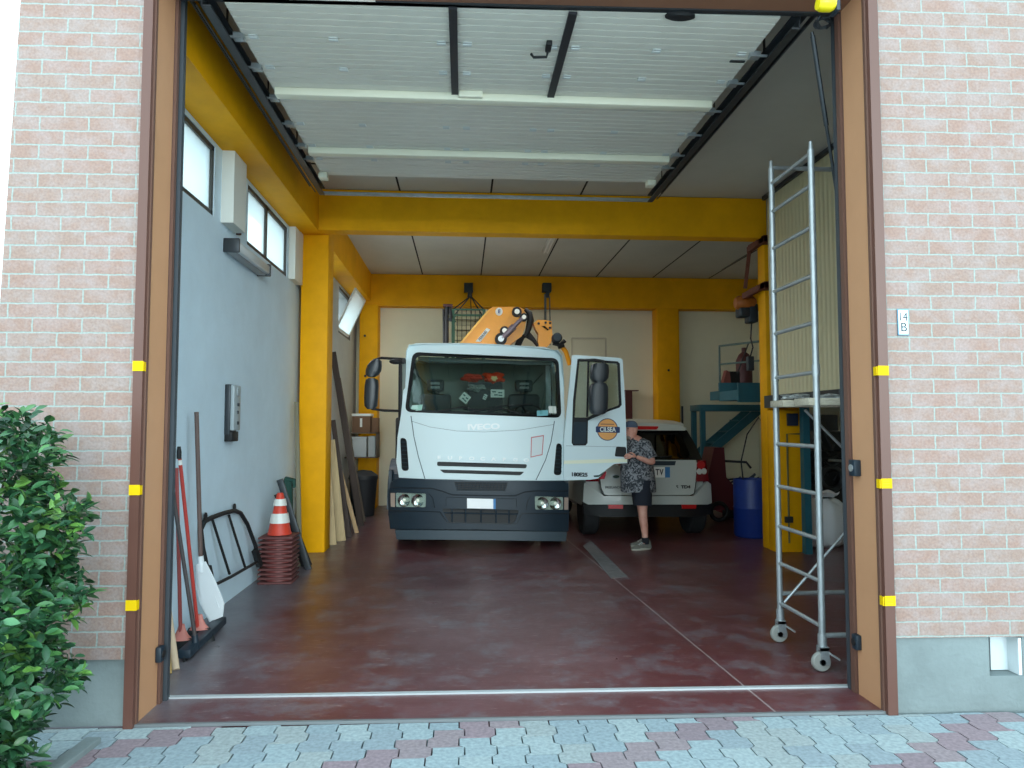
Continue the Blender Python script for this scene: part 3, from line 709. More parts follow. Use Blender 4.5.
def line(b, pts, surf, r=.004, off=.0, n=5):
    out = []
    for i in range(len(pts)-1):
        for k in range(n): t = k/n; out.append((pts[i][0]*(1-t)+pts[i+1][0]*t, pts[i][1]*(1-t)+pts[i+1][1]*t))
    out.append(pts[-1]); b.tube([S(x, y, surf)-Vector((0, off, 0)) for x, y in out], r, 6)
line(b, [(411, 416), (414, 437), (418.5, 457), (425, 479)], Yf, .006); line(b, [(554.5, 421), (551, 442), (545.5, 460), (536, 480)], Yf, .006)
line(b, [(411, 421), (430, 427), (457, 431), (484, 432), (520, 430), (553.5, 424.5)], Yf, .0025)
part('panel_seam', b, mat('seam_grey', (92, 104, 110), .7), truck)
SILV = mat('badge_silver', (240, 244, 244), .35)
c = S(483.5, 427, Yf); text('badge_lettering', 'IVECO', .104, (c.x, c.y-.016, c.z), truck, SILV, .010, (PI/2, -.03, 0), 1.45, .0045)
for k, ch in enumerate('EUROCARGO'):
    c = S(439+k*10.9, 457.6+k*.33, Yf); text('badge_lettering', ch, .06, (c.x, c.y-.014, c.z), truck, SILV, .010, (PI/2, -.03, 0), 1.5, .0022)
q = [(531, 437), (544, 435), (542.5, 455), (530.5, 457.6)]; qi = [(532, 438), (543, 436.2), (541.7, 454.2), (531.4, 456.5)]
part('sticker_border', B().plate(q, [qi], Yf, .003, .001), mat('faded_red', (196, 120, 122), .6), truck, 'thin red outline of a pale sticker')
part('sticker', B().plate(qi, [], Yf, .0025, .001), mat('sticker_white', (214, 222, 224), .4), truck)
b = B()
for (x, y, x2, y2) in ((409, 404, 423, 403),): pass
b = B().plate([(412, 405.2), (422.6, 404.6), (421.5, 410.2), (410, 411)], [], Yf, -.02, .004); part('permit_card', b, mat('pale_green_card', (186, 216, 206), .7), truck)
b = B().plate([(537, 410.6), (548, 410), (548, 415.6), (537, 416)], [], Yf, -.02, .003); part('permit_card', b, mat('teal_card', (120, 178, 186), .7), truck)
b = B().plate([(548.5, 406), (556, 406.4), (556.6, 413.5), (549, 413)], [], Yf, -.02, .003); part('permit_card', b, M_PAPER, truck)
# wipers
b = B(); line(b, [(438, 411.5), (462, 407), (480, 411)], Yf, .010, .02); line(b, [(520, 413.5), (500, 408), (487, 411.5)], Yf, .010, .02); line(b, [(470, 411.8), (500, 406), (533, 404)], Yf, .007, .02)
part('wiper', b, M_BLACK, truck)
# front bumper with lights
bo = [(399, 478), (425, 479.2), (480, 480.6), (536, 481), (563.5, 481), (568.7, 484), (569, 512), (568.5, 531.5), (480, 529.5), (390, 529), (388.2, 512), (388.2, 493), (391, 482)]
g1 = [(454, 482), (508, 482.6), (505, 491), (457, 490.5)]
hl = rr([(395.8, 492.6), (426, 493.6), (425.6, 507.4), (395.8, 507)], 1.5, 3); hr = rr([(534.8, 496.2), (563.2, 497), (563.2, 510), (535.2, 509.6)], 1.5, 3)
lg = rr([(441.5, 508.5), (519.5, 510), (514, 523.5), (449, 522.5)], 3, 4)
b = B().plate(bo, [g1, hl, hr, lg], Yb, 0, .05, 9)
pl, pr_ = S(388.2, 500, Yb), S(569, 500, Yb)
b.box(pl.x, pl.x+.04, pl.y+.02, 10.15, .42, 1.02).box(pr_.x-.04, pr_.x, pr_.y+.02, 10.15, .42, 1.02)
part('bumper', b, M_PLAST, truck)
lip = [(395, 530), (480, 530.8), (567, 532), (566, 541.3), (480, 540), (396.5, 539.4)]
part('bumper_lip', B().plate(lip, [], lambda x, z: Yb(x, z)-.05, 0, .12, 9), mat('lip_grey', (62, 74, 82), .5), truck)
# raised swoop edges of the bumper
b = B(); line(b, [(391, 487.5), (432, 488.5), (443, 491.5), (452, 495), (480, 495.6), (515, 496), (525, 492), (536, 491), (567, 491)], Yb, .008); line(b, [(429, 494), (432.5, 498), (434.5, 508)], Yb, .007); line(b, [(530, 497), (527.5, 501), (526, 510)], Yb, .007)
line(b, [(389.5, 510.5), (440, 512), (447, 522.5), (516, 524), (522, 513.5), (568.5, 513.5)], Yb, .008)
line(b, [(446, 497.5), (466, 497.8)], Yb, .004); line(b, [(446, 506), (446, 497.5)], Yb, .004); line(b, [(497, 498.5), (516.5, 499), (516.5, 507)], Yb, .004)
part('bumper_moulding', b, mat('moulding_dark', (30, 36, 42), .5), truck)
b = B().plate(g1, [], Yb, -.04, .02); part('grille_backing', b, M_BLACK, truck)
b = B()
for k in range(14): line(b, [(457+k*3.7, 482.4), (457.5+k*3.6, 490.5)], Yb, .004, -.02, 1)
for k in range(4): line(b, [(455, 483.4+k*2.1), (507, 483.9+k*2.1)], Yb, .004, -.02, 1)
for k in (452, 465.5, 481, 496, 509): line(b, [(k, 509), (k, 523)], Yb, .010, -.01, 1)
line(b, [(443, 513), (518, 514.3)], Yb, .010, -.01, 2)
part('grille', b, M_PLAST, truck)
part('grille_backing', B().plate(lg, [], Yb, -.06, .02), M_BLACK, truck)
for hx, h, tq, cs in ((0, hl, [(390.6, 493), (395, 493), (395, 507), (390.8, 506.6)], [(404, 500.3), (417.6, 500.6)]), (1, hr, [(564.2, 497.4), (568.4, 497.6), (568.2, 509.6), (564.2, 509.8)], [(542.5, 503.4), (555.5, 503.6)])):
    hd = part('headlight', B().plate(h, [], Yb, -.035, .02), mat('lamp_bowl', (245, 248, 240), .35), truck)
    for (cx_, cy_) in cs:
        p = S(cx_, cy_, Yb); part('reflector', B().lathe([(.03, .03), (.06, .015), (.085, -.01), (.078, -.014), (.03, .01)], (p.x, p.y+.02, p.z), 'y', 20), M_CHROME, hd)
        part('bulb', B().sphere((p.x, p.y+.015, p.z), .025), mat('bulb_glass', (250, 250, 235), .1), hd)
    part('lens', B().plate(h, [], Yb, -.004, .003), m_glass('lamp_glass', (235, 240, 238), .02, .1) if 'lamp_glass' not in MATS else MATS['lamp_glass'], hd)
    part('turn_signal', B().plate(tq, [], Yb, .004, .02), mat('signal_lens', (170, 150, 138), .2), truck)
p = S(480.5, 503.3, Yb)
npl = part('number_plate', B().plate([(467, 498.3), (493.2, 498.9), (493.2, 508.8), (467, 508.2)], [], Yb, .014, .012), mat('plate_white', (250, 250, 250), .5), truck, 'blank white number plate')
part('plate_band', B().plate([(493.2, 498.9), (495.6, 498.9), (495.6, 508.9), (493.2, 508.8)], [], Yb, .014, .012), mat('plate_blue', (60, 124, 180), .5), npl)
# cab interior
def seat(x, z0=1.585):
    b = B().box(x-.25, x+.25, 10.35, 10.85, z0-.12, z0+.02, .04).box(x-.24, x+.24, 10.85, 11.0, z0, z0+.52, .05).box(x-.13, x+.13, 10.86, 10.96, z0+.56, z0+.74, .03)
    for q in (-.05, .05): b.tube([(x+q, 10.91, z0+.5), (x+q, 10.91, z0+.58)], .01, 6)
    part('seat', b, mat('dark_seat_fabric', (52, 60, 64), .9), truck)
    part('headrest_pad', B().box(x-.07, x+.07, 10.84, 10.862, z0+.60, z0+.635, .004).box(x-.07, x+.07, 10.84, 10.862, z0+.66, z0+.695, .004), mat('light_seat_trim', (140, 148, 148), .8), truck)
seat(-.42); seat(.93)
part('cab_lining', B().box(-.80, 1.30, 11.22, 11.32, .75, 2.60).box(-.84, -.80, 9.95, 10.1, .8, 2.55), mat('grey_lining', (120, 128, 122), .9), truck)
part('cab_floor', B().box(-.84, 1.32, 9.75, 11.3, .68, .75), M_PLAST, truck)
part('dashboard', B().box(-.80, 1.28, 9.95, 10.25, 1.30, 1.70, .04).box(-.55, 1.03, 9.80, 9.98, 1.35, 1.66, .02).box(.65, 1.2, 10.1, 10.3, 1.55, 1.76, .04), mat('dashboard_plastic', (58, 64, 66), .7), truck)
b = B(); M = Matrix.Rotation(math.radians(-40), 3, 'X'); c0 = Vector((.93, 10.33, 1.80))
b.tube([c0+M@Vector((.2*math.cos(2*PI*k/24), .2*math.sin(2*PI*k/24), 0)) for k in range(24)], .014, 8, closed=True).sphere(c0, .05)
for k in (0, 2.1, 4.2): b.tube([c0, c0+M@Vector((.2*math.cos(k), .2*math.sin(k), 0))], .012, 6)
part('steering_wheel', b, M_BLACK, truck)
b = B().bar((-.75, 11.18, 2.45), (-.2, 11.15, 1.9), .06, .01).bar((1.25, 11.18, 2.45), (.75, 11.15, 1.9), .06, .01); part('seat_belt', b, M_BLACK, truck)
part('sun_visor', B().plate([(418, 356.5), (552, 362), (552, 365.5), (418, 361)], [], lambda x, z: Yf(x, z)+.12, 0, .03), mat('visor_grey', (96, 104, 104), .8), truck)
# objects lying in the cab (each a thing of its own)
def rag(name, c, r, m, label, cat, seed, group=None):
    rnd = random.Random(seed); bm = bmesh.new(); bmesh.ops.create_icosphere(bm, subdivisions=4, radius=1)
    ph = [rnd.uniform(0, 6) for _ in range(8)]
    for v in bm.verts:
        n = v.co.copy(); f = 1+.16*math.sin(5*n.x+ph[0]+2*n.z)+.14*math.sin(7*n.z+ph[1])+.12*math.sin(9*n.y+4*n.x+ph[2])+.07*math.sin(17*n.x+11*n.z+ph[3])
        v.co = Vector((n.x*r[0]*f, n.y*r[1]*f, n.z*r[2]*f))+Vector(c)
    return solo(name, B().bm(bm), m, label, cat, group)
yy = 10.55
c = P(472, 378, yy); rag('work_jacket', c, (.15, .10, .06), mat('dull_red_cloth', (200, 70, 52), .8), 'dull red work clothing heaped behind the lorry windscreen', 'clothes', 3)
c = P(493, 378, yy); rag('hi_vis_vest', c, (.14, .10, .085), M_ORANGE, 'bright orange hi-vis vest heaped behind the lorry windscreen', 'vest', 5)
c = P(494, 378.5, yy-.12); rag('glove', c, (.045, .03, .03), mat('pale_yellow_cloth', (248, 226, 170), .7), 'pale yellow bundle on top of the orange vest in the lorry cab', 'glove', 9)
c = P(476, 388, yy-.1); rag('rag_bundle', c, (.12, .08, .05), mat('pale_grey_cloth', (150, 160, 156), .8, var=.5, vscale=30), 'pale grey crumpled rags below the orange vest in the lorry cab', 'rags', 11)
m0, m1 = P(468, 385, 10.5).x, P(503, 385, 10.5).x; part('middle_seat', B().box(m0, m1, 10.50, 10.85, .75, 2.27, .04).box(m0-.03, m1+.03, 10.3, 10.6, 1.3, 1.62, .04), mat('dark_seat_fabric', (52, 60, 64), .9), truck)
c = P(481, 402, 10.1); part('console_panel', B().box(c.x-.38, c.x+.40, 10.05, 10.5, 1.62, 1.78, .03), mat('console_green_grey', (74, 92, 90), .7), truck)
def card(px, py, w, h, rot, y, m, label, name='card'):
    c = P(px, py, y); M = Matrix.Rotation(rot, 3, 'Y') @ Matrix.Rotation(-.25, 3, 'X'); b = B().obox(c, (w, .012, h), M); b.m = 1
    for k, (dx, dz) in enumerate(((-.25, .2), (.2, .1), (-.1, -.2), (.22, -.25))): b.obox(c+M@Vector((dx*w, -.007, dz*h)), (w*.28, .003, h*.16), M)
    solo(name, b, [m, mat('card_print', (70, 104, 104), .8)], label, 'card')
card(465, 398, .13, .13, math.radians(38), 10.42, M_PAPER, 'white square card standing tilted behind the lorry windscreen')
card(497.5, 393.5, .20, .12, .02, 10.42, M_PAPER, 'white printed box card just below the orange vest in the lorry cab')
card(485, 397, .05, .08, .4, 10.43, M_PAPER, 'small white slip leaning between the two larger cards in the lorry cab')
# clearance lights, roof details
for px in (430, 540): 
    c = S(px, 345, Yf)
# chassis, wheels, mudguards
b = B().box(-.55, -.35, 9.9, 14.2, .55, .80).box(.80, 1.0, 9.9, 14.2, .55, .80).box(-.6, 1.05, 10.2, 10.35, .45, .62).box(-.5, .95, 9.75, 9.9, .40, .60)
part('chassis', b, M_BLACK, truck)
def wheel(x, y, R, W, par, mt=None):
    b = B().lathe([(R*.62, -W/2), (R*.93, -W/2), (R, -W*.38), (R, W*.38), (R*.93, W/2), (R*.62, W/2)], (x, y, R), 'x', 32)
    w = part('wheel', b, mat('tyre', (26, 27, 29), .85, bump=.3, bscale=60), par)
    part('rim', B().lathe([(.04, -W*.3), (R*.4, -W*.3), (R*.62, -W*.42), (R*.62, W*.42), (R*.4, W*.3), (.04, W*.3)], (x, y, R), 'x', 28), mt or M_STEEL, w)
    return w
wheel(-.80, 10.40, .42, .26, truck); wheel(1.27, 10.40, .42, .26, truck)
for x in (-.68, -.40, .88, 1.16): wheel(x, 13.2, .42, .24, truck)
def arch(x0, x1, yc, zc, R, t=.035):
    pts = [(math.cos(a)*R, math.sin(a)*R) for a in [PI*k/12 for k in range(13)]]
    b = B()
    for k in range(12):
        (a0, c0), (a1, c1) = pts[k], pts[k+1]
        b.prism([(x0, yc+a0, zc+c0), (x0, yc+a1, zc+c1), (x0, yc+a1*(1+t/R), zc+c1*(1+t/R)), (x0, yc+a0*(1+t/R), zc+c0*(1+t/R))], (x1-x0, 0, 0))
    return b
part('mudguard', arch(-1.02, -.55, 10.45, .50, .62), M_PLAST, truck); part('mudguard', arch(.95, 1.42, 10.45, .50, .62), M_PLAST, truck)
part('air_intake', B().box(-1.03, -.87, 11.05, 11.35, .9, 1.75, .03), M_BLACK, truck); part('step', B().box(-1.02, -.80, 10.95, 11.35, .35, .55, .02), M_PLAST, truck); part('step', B().box(1.1, 1.38, 10.05, 10.2, .35, .5, .02), M_PLAST, truck)
# load bed
b = B().box(-.95, 1.45, 12.55, 14.25, .95, 1.05).box(-.95, -.91, 12.55, 14.25, 1.05, 1.5).box(1.41, 1.45, 12.55, 14.25, 1.05, 1.5).box(-.95, 1.45, 12.5, 12.55, 1.05, 1.5).box(-.95, 1.45, 14.2, 14.25, 1.05, 1.5)
part('load_bed', b, mat('bed_grey', (120, 124, 124), .6), truck)
# hoses and pipes behind the right cab corner
b = B()
for k in range(5):
    x = 1.36+.045*k; b.tube([(x, 11.6, 2.55-.03*k), (x+.07, 11.55, 2.30), (x+.05, 11.55, 1.9), (x-.04, 11.6, 1.5), (x-.1, 11.65, 1.2)], .016, 7)
part('hose', b, M_BLACK, truck)
part('hose_bracket', B().box(1.34, 1.56, 11.62, 11.66, 1.2, 2.5).box(1.33, 1.58, 11.50, 11.7, 1.75, 1.83), M_PLAST, truck)
# passenger-side mirrors on their arms
ml = part('mirror_arm', B().tube([P(401, 359, 9.9), P(381, 358, 9.75), P(374, 360, 9.72), P(371, 370, 9.72)], .018, 8).tube([P(401, 411, 9.9), P(384, 410.5, 9.75), P(372, 409, 9.72), P(370, 400, 9.72)], .018, 8).tube([P(400.5, 358, 9.9), P(400, 424, 9.9)], .026, 8).box(-.88, -.80, 9.86, 10.0, 1.58, 1.74, .01), M_BLACK, truck)
M_MIR = mat('mirror_shell', (34, 40, 46), .42)
def mirror(pts, y, par, name='mirror', n=7):
    pts = [(a+1.5, b_, c) for a, b_, c in pts]
    # pts: centre line with half-width; rounded shell
    rings = []
    for (x, yy_, hw) in pts:
        c = P(x, yy_, y); ww = hw*y/FPX; ring = []
        for k in range(16):
            a = 2*PI*k/16; ca, sa = math.cos(a), math.sin(a); ex = .6
            ring.append((c.x+ww*math.copysign(abs(ca)**ex, ca), c.y+.09*math.copysign(abs(sa)**ex, sa), c.z))
        rings.append(ring)
    return part(name, B().loft(rings), M_MIR, par)
mirror([(376, 359.5, 2), (375, 361, 5), (373, 366, 7.3), (372, 371, 7.6), (370.5, 375, 6.2), (370, 377, 3)], 9.72, truck)
mirror([(370.5, 378.5, 3.5), (370.5, 380, 6), (370.2, 386, 6.8), (369.6, 398, 6.8), (369.5, 406, 6.2), (369.5, 409, 3.5)], 9.72, truck)
c = P(398, 361.5, 9.8); part('kerb_mirror', B().sphere((c.x-.03, c.y, c.z), (.09, .07, .04)), M_BLACK, truck)
part('roof_bracket', B().box(-.90, -.80, 9.9, 10.0, 2.48, 2.56, .01), M_BLACK, truck)
# open driver door
def Yd(x, z): return 9.80-.48*(x-1.34)/.82
dout = [(572.5, 355.3), (576, 355), (619, 357.8), (622.6, 359.6), (625, 400), (627.3, 463), (614, 464), (606, 470), (598, 478.5), (590, 479.7), (563.6, 480.6), (564, 440), (568.5, 395)]
dwin = [(577.5, 359), (580, 358.6), (617.5, 361.4), (619.8, 363.5), (621.6, 405), (619.5, 407.5), (608, 411.5), (597, 416.5), (589, 419.5), (588, 421), (587.5, 443), (585.5, 445.5), (573.5, 445.5), (571.6, 443), (573, 400)]
door = part('door', B().plate(dout, [dwin], Yd, 0, .06, 12), M_WHITE, truck, 'white driver door standing open')
dwi = [(579.3, 361.5), (581, 360.9), (616.8, 363.6), (617.6, 365), (619.4, 404), (618, 405.8), (607, 409.6), (595, 414.8), (587, 417.5), (574.6, 417.5), (575.6, 400)]
part('window_rubber', B().plate(dwin, [dwi], Yd, .004, .03), M_BLACK, door)
part('window_glass', B().plate(dwi, [], Yd, -.02, .005), M_GLASS, door)
b = B(); b.bar(S(588.4, 361.5, Yd), S(587.2, 417, Yd), .025, .02, (0, 1, 0)); part('window_divider', b, M_BLACK, door)
part('mirror_recess', B().plate(rr([(573.6, 422), (586.4, 422), (585.6, 443.8), (573, 443.8)], 2, 3), [], Yd, .014, .02), M_PLAST, door)
part('door_handle', B().plate(rr([(616.2, 446.4), (626, 447.2), (626.3, 457), (614.6, 456.4)], 1.6, 3), [], Yd, .008, .01), M_BLACK, door, 'black recessed door handle')
part('pale_stripe', B().plate([(564, 460.6), (627.1, 458.0+.4), (627.3, 462.3), (563.9, 464)], [], Yd, .003, .001), mat('cream_tape', (236, 238, 214), .5), door)
b = B(); line(b, [(566, 445.8), (626, 447)], Yd, .002); part('door_seam', b, MATS['seam_grey'], door)
c = S(579.2, 474.7, Yd); rz = math.atan2(-.48, .82)
text('model_lettering', '180E25', .07, (c.x, c.y-.006, c.z), door, mat('letter_dark', (40, 46, 50), .5), .002, (PI/2, 0, rz), 1.15, .003)
part('swoosh', B().plate([(593.5, 475.5), (599, 475), (604.6, 471.2), (602, 474.6), (598.5, 477), (594, 477)], [], Yd, .004, .002), mat('green_black', (24, 60, 56), .5), door)
part('swoosh', B().plate([(599, 479.2), (603, 474.8), (605.8, 471.6), (606.5, 472.5), (604.5, 479)], [], Yd, -.05, .004), mat('door_red', (150, 24, 40), .5), door, 'red reflector tip at the door bottom')
# round company emblem on the door
e = part('emblem', B().plate(disc(607.4, 429.5, 10.6, 11.2, 32), [], Yd, .003, .001), mat('emblem_navy', (28, 48, 92), .5), door, 'round orange and blue company emblem')
part('emblem_disc', B().plate(disc(607.4, 429.5, 9.8, 10.4, 32), [], Yd, .004, .001), mat('emblem_orange', (232, 164, 92), .5), e)
part('emblem_band', B().plate(rr([(595.8, 426.3), (619.8, 426.9), (619.8, 432.9), (595.8, 432.4)], .8, 2), [], Yd, .0055, .001), MATS['emblem_navy'], e)
c = S(607.6, 429.7, Yd); text('emblem_lettering', 'CILSEA', .088, (c.x, c.y-.009, c.z), e, M_PAPER, .001, (PI/2, 0, rz), .82, .002)
c = S(607.4, 424.2, Yd); text('emblem_lettering', '--------', .05, (c.x, c.y-.009, c.z), e, mat('emblem_ink', (120, 70, 60), .5), .001, (PI/2, 0, rz), .8) if False else None
part('emblem_rule', B().plate([(600.5, 423.6), (614, 423.9), (614, 424.8), (600.5, 424.5)], [], Yd, .0055, .001), mat('emblem_ink', (150, 92, 72), .5), e)
part('door_mirror_arm', B().tube([S(580, 360.5, Yd)-Vector((0, .02, 0)), S(592, 361, Yd)-Vector((0, .18, 0)), S(600, 362, Yd)-Vector((0, .2, 0)), S(601, 380, Yd)-Vector((0, .2, 0))], .018, 8), M_BLACK, door)
part('door_mirror_arm', B().tube([S(588, 419, Yd)-Vector((0, .02, 0)), S(594, 414, Yd)-Vector((0, .2, 0)), S(599, 412, Yd)-Vector((0, .2, 0))], .02, 8), M_BLACK, door)
ydm = 9.32
def mirror2(pts):
    rings = []
    for (x, yy_, hw) in pts:
        c = P(x, yy_, ydm); ww = hw*ydm/FPX; ring = []
        for k in range(18):
            a = 2*PI*k/18; ca, sa = math.cos(a), math.sin(a); ex = .55
            ring.append((c.x+ww*math.copysign(abs(ca)**ex, ca), c.y+.09*math.copysign(abs(sa)**ex, sa), c.z))
        rings.append(ring)
    part('mirror', B().loft(rings), M_MIR, door)
mirror2([(599.5, 363.6, 6), (599.6, 365, 8.6), (599.4, 371, 9.6), (599.2, 378, 9.2), (599, 381.5, 6.5), (599, 382.6, 4)])
mirror2([(598.8, 382.5, 4), (598.8, 383.6, 7), (598.6, 387, 9.4), (598.4, 398, 9.7), (598.2, 409, 9.3), (598, 413.5, 7), (598, 414.5, 4)])

# ================================================================== CRANE AND THINGS BEHIND THE CAB
Yc = lambda x, z: 11.95
crane = thing('loader_crane', 'folded yellow loader crane standing behind the lorry cab', 'crane', (.6, 12.0, 1.2))
part('column', B().box(.3, .9, 11.75, 12.2, 1.0, 2.6, .03), M_CRANE, crane); part('base', B().box(-.6, 1.2, 11.75, 12.3, .8, 1.1, .03), M_PLAST, crane)
boom = part('boom', B().plate([(459, 346), (461.7, 341.4), (489.5, 308.5), (493, 306.8), (519, 306.8), (524, 309.5), (526.5, 315), (525, 328), (522, 336), (512, 343), (508, 348), (462, 348)], [], Yc, 0, .34), M_CRANE, crane)
part('boom_edge', B().plate([(459.5, 343.2), (488.2, 309.6), (489.6, 310.6), (461.5, 343.6)], [], Yc, .012, .02), mat('edge_yellow', (244, 186, 70), .4), boom)
part('name_strip', B().plate([(475.4, 341.6), (486.6, 328), (490.2, 329.6), (480.4, 341.8)], [], Yc, .006, .002), M_PAPER, boom)
c = P(482.8, 335.6, 11.94); text('strip_lettering', 'FERRARI', .062, (c.x, c.y-.004, c.z), boom, mat('letter_black', (30, 30, 30), .5), .001, (PI/2, -math.radians(51), 0), .85, .001)
em = part('crane_emblem', B().plate(disc(499, 311.6, 3.6, 4, 20), [], Yc, .006, .002), M_PAPER, boom, 'round white crane emblem')
c = P(499.2, 311.6, 11.94); text('emblem_letter', 'E', .085, (c.x, c.y-.006, c.z), em, mat('emblem_blue', (50, 70, 130), .5), .001, (PI/2, .1, 0), 1, .003)
part('lift_cylinder', B().tube([P(502, 338.5, 11.88), P(514, 326.5, 11.88)], .055, 14).tube([P(513, 327.5, 11.88), P(524, 316.5, 11.88)], .035, 12), mat('cylinder_grey', (124, 112, 122), .4, .4), crane)
for x, y, r in ((517, 311.6, .055), (524, 317, .045), (504.5, 330.5, .05)):
    c = P(x, y, 11.86); q = part('pin', B().tube([c, c+Vector((0, .12, 0))], r*1.5, 16), M_BLACK, crane); part('pin_cap', B().tube([c-Vector((0, .015, 0)), c], r*.8, 14), mat('cap_white', (236, 236, 226), .3), q)
c = P(501, 338.7, 11.84); q = part('pivot', B().tube([c, c+Vector((0, .14, 0))], .10, 20), M_BLACK, crane); part('pivot_ring', B().lathe([(.028, -.012), (.05, -.012), (.05, 0), (.028, 0)], tuple(c), 'y', 18), M_STEEL, q)
b = B(); b.tube([P(525, 309, 11.95), P(529.5, 313, 11.95), P(530.5, 320, 11.95), P(528.5, 329, 11.95), P(525.5, 336, 11.95)], [.03, .05, .06, .05, .035], 10); part('link_arm', b, M_BLACK, crane)
b = B()
for k in range(4): b.tube([P(516+k, 346, 12.05), P(519+k*1.5, 339-k, 12.05), P(526+k, 336-k, 12.05), P(533, 340-k*.5, 12.05), P(538, 346, 12.05)], .03, 8)
part('hydraulic_hose', b, M_BLACK, crane)
part('jib', B().plate([(534, 322.5), (538, 319.2), (546, 319.8), (552, 320.8), (552.5, 330), (553, 336), (551, 343), (546, 348), (540, 348), (538.5, 342), (538.8, 333), (535.5, 328)], [], Yc, -.05, .26), M_CRANE, crane)
for x, y in ((538.6, 323.5), (545.6, 322.6), (550, 323), (550, 327.8)):
    c = P(x, y, 12.0); part('bolt', B().tube([c-Vector((0, .012, 0)), c+Vector((0, .02, 0))], .022, 10), M_BLACK, crane)
part('jib_bracket', B().plate([(541.5, 325.8), (545, 325.6), (549, 329.4), (548, 330.4)], [], Yc, -.03, .03), M_BLACK, crane)
c = P(556.5, 338.4, 11.98); part('winch_drum', B().lathe([(.0, -.14), (.06, -.14), (.085, -.10), (.085, .1), (0, .12)], tuple(c), 'y', 20), M_PLAST, crane)
part('jib_arm', B().tube([P(553, 343, 11.95), P(560, 345, 11.95), P(565, 340.5, 11.95)], .035, 8).tube([P(558, 347, 11.95), P(564, 345, 11.95)], .04, 8), M_BLACK, crane)
part('jib_tip', B().tube([P(560, 344, 11.98), P(566, 352, 11.98), P(570, 365, 12.0)], .04, 8), M_CRANE, crane)
# black post with clamp left of the crane
a, c_ = P(446.5, 347, 11.8), P(446.8, 306, 11.8)
t = thing('stabiliser_post', 'black upright post with clamps beside the green cage behind the cab', 'post', (a.x, 11.8, 1.0))
part('post', B().tube([(a.x, 11.8, 1.05), (c_.x, 11.8, c_.z)], .035, 10), M_BLACK, t); part('sleeve', B().tube([P(444, 345, 11.8), P(443.5, 309, 11.8)], .018, 8).tube([P(451, 318, 11.8), P(449.8, 304.5, 11.8)], .028, 8), M_BLACK, t)
part('cap', B().box(c_.x-.06, c_.x+.10, 11.74, 11.86, c_.z-.02, c_.z+.025, .008), mat('cap_maroon', (70, 34, 34), .6), t); part('clamp', B().bar(P(443, 318, 11.8), P(452, 320, 11.8), .05, .05), M_BLACK, t)
# green mesh cage on the load bed with boards stacked in it
x0, x1, zt = P(453, 330, 12.75).x, P(484, 330, 12.75).x, P(460, 309.5, 12.75).z; zb = 1.1
t = thing('mesh_cage', 'green mesh cage full of timber on the lorry bed behind the cab', 'cage', ((x0+x1)/2, 13.1, zb))
b = B()
for x in (x0, x1):
    for y in (12.75, 13.55): b.box(x-.025, x+.025, y-.025, y+.025, zb, zt)
for z in (zb+.02, zt, zt-.10): b.box(x0, x1, 12.735, 12.765, z-.015, z+.015).box(x0, x1, 13.535, 13.565, z-.015, z+.015).box(x0-.015, x0+.015, 12.75, 13.55, z-.015, z+.015)
part('frame', b, mat('cage_green', (44, 96, 74), .5), t)
b = B()
for k in range(1, 7): x = x0+(x1-x0)*k/7; b.tube([(x, 12.74, zb), (x, 12.74, zt)], .006, 6)
for k in range(1, 14): z = zb+(zt-zb)*k/14; b.tube([(x0, 12.74, z), (x1, 12.74, z)], .006, 6)
part('mesh', b, M_BLACK, t)
zz = 1.13; k = 0
while zz < zt-.12:
    h_ = random.choice([.07, .09, .1]); b = B().box(x0+.05, x1-.05-random.uniform(0, .06), 12.80+random.uniform(0, .05), 13.5, zz, zz+h_-.01, .004)
    solo('timber_board', b, random.choice([mat('stack_pale', (198, 194, 160), .8), mat('stack_grey', (92, 96, 92), .8), mat('stack_pale', (198, 194, 160), .8), mat('stack_pale2', (170, 168, 140), .8)]), 'board stacked in the green cage behind the lorry cab', 'board', 'boards in the green cage'); zz += h_
# hooks and boxes hanging from the rear beam
for px, lab in ((468.5, 'left'), (546.5, 'right')):
    c = P(px, 288, 14.35); t = thing('beam_bracket', 'dark bracket box on the rear yellow beam, %s one of the pair' % lab, 'bracket', (c.x, 14.42, c.z-.1))
    part('housing', B().box(c.x-.09, c.x+.09, 14.25, 14.42, c.z-.09, c.z+.09, .01), mat('bracket_dark', (30, 44, 50), .6), t)
    part('hook', B().box(c.x-.02, c.x+.05, 14.28, 14.36, c.z-.2, c.z-.08), M_PLAST, t)
c = P(470.5, 296, 13.2)
b = B()
for dx, dy in ((x0, 12.75), (x1, 12.75), (x0, 13.55), (x1, 13.55)): b.tube([(c.x, 13.2, c.z), (dx, dy, zt)], .012, 6)
b.tube([(c.x, 13.2, c.z-.02), (c.x, 13.2, c.z+.08)], .03, 8)
solo('sling', b, M_BLACK, 'dark four-leg sling rising from the green cage to the hook above', 'sling')
b = B().tube([P(470.5, 294, 14.2), P(471.5, 320, 14.2), P(471.5, 345, 14.2), (P(471.5, 345, 14.2).x, 14.2, 1.6)], .010, 6); solo('hanging_cable', b, M_BLACK, 'dark cable hanging down from the left bracket of the rear beam', 'cable')
b = B().box(P(545, 300, 14.2).x, P(547, 300, 14.2).x, 14.3, 14.34, P(545, 330, 14.2).z-1.0, P(545, 293, 14.2).z).tube([P(549.5, 296, 14.25), P(550, 320, 14.25), P(550, 345, 14.25)], .012, 6)
solo('hanging_cable', b, MATS['visor_grey'], 'grey strip and cable hanging down from the right bracket of the rear beam', 'cable')

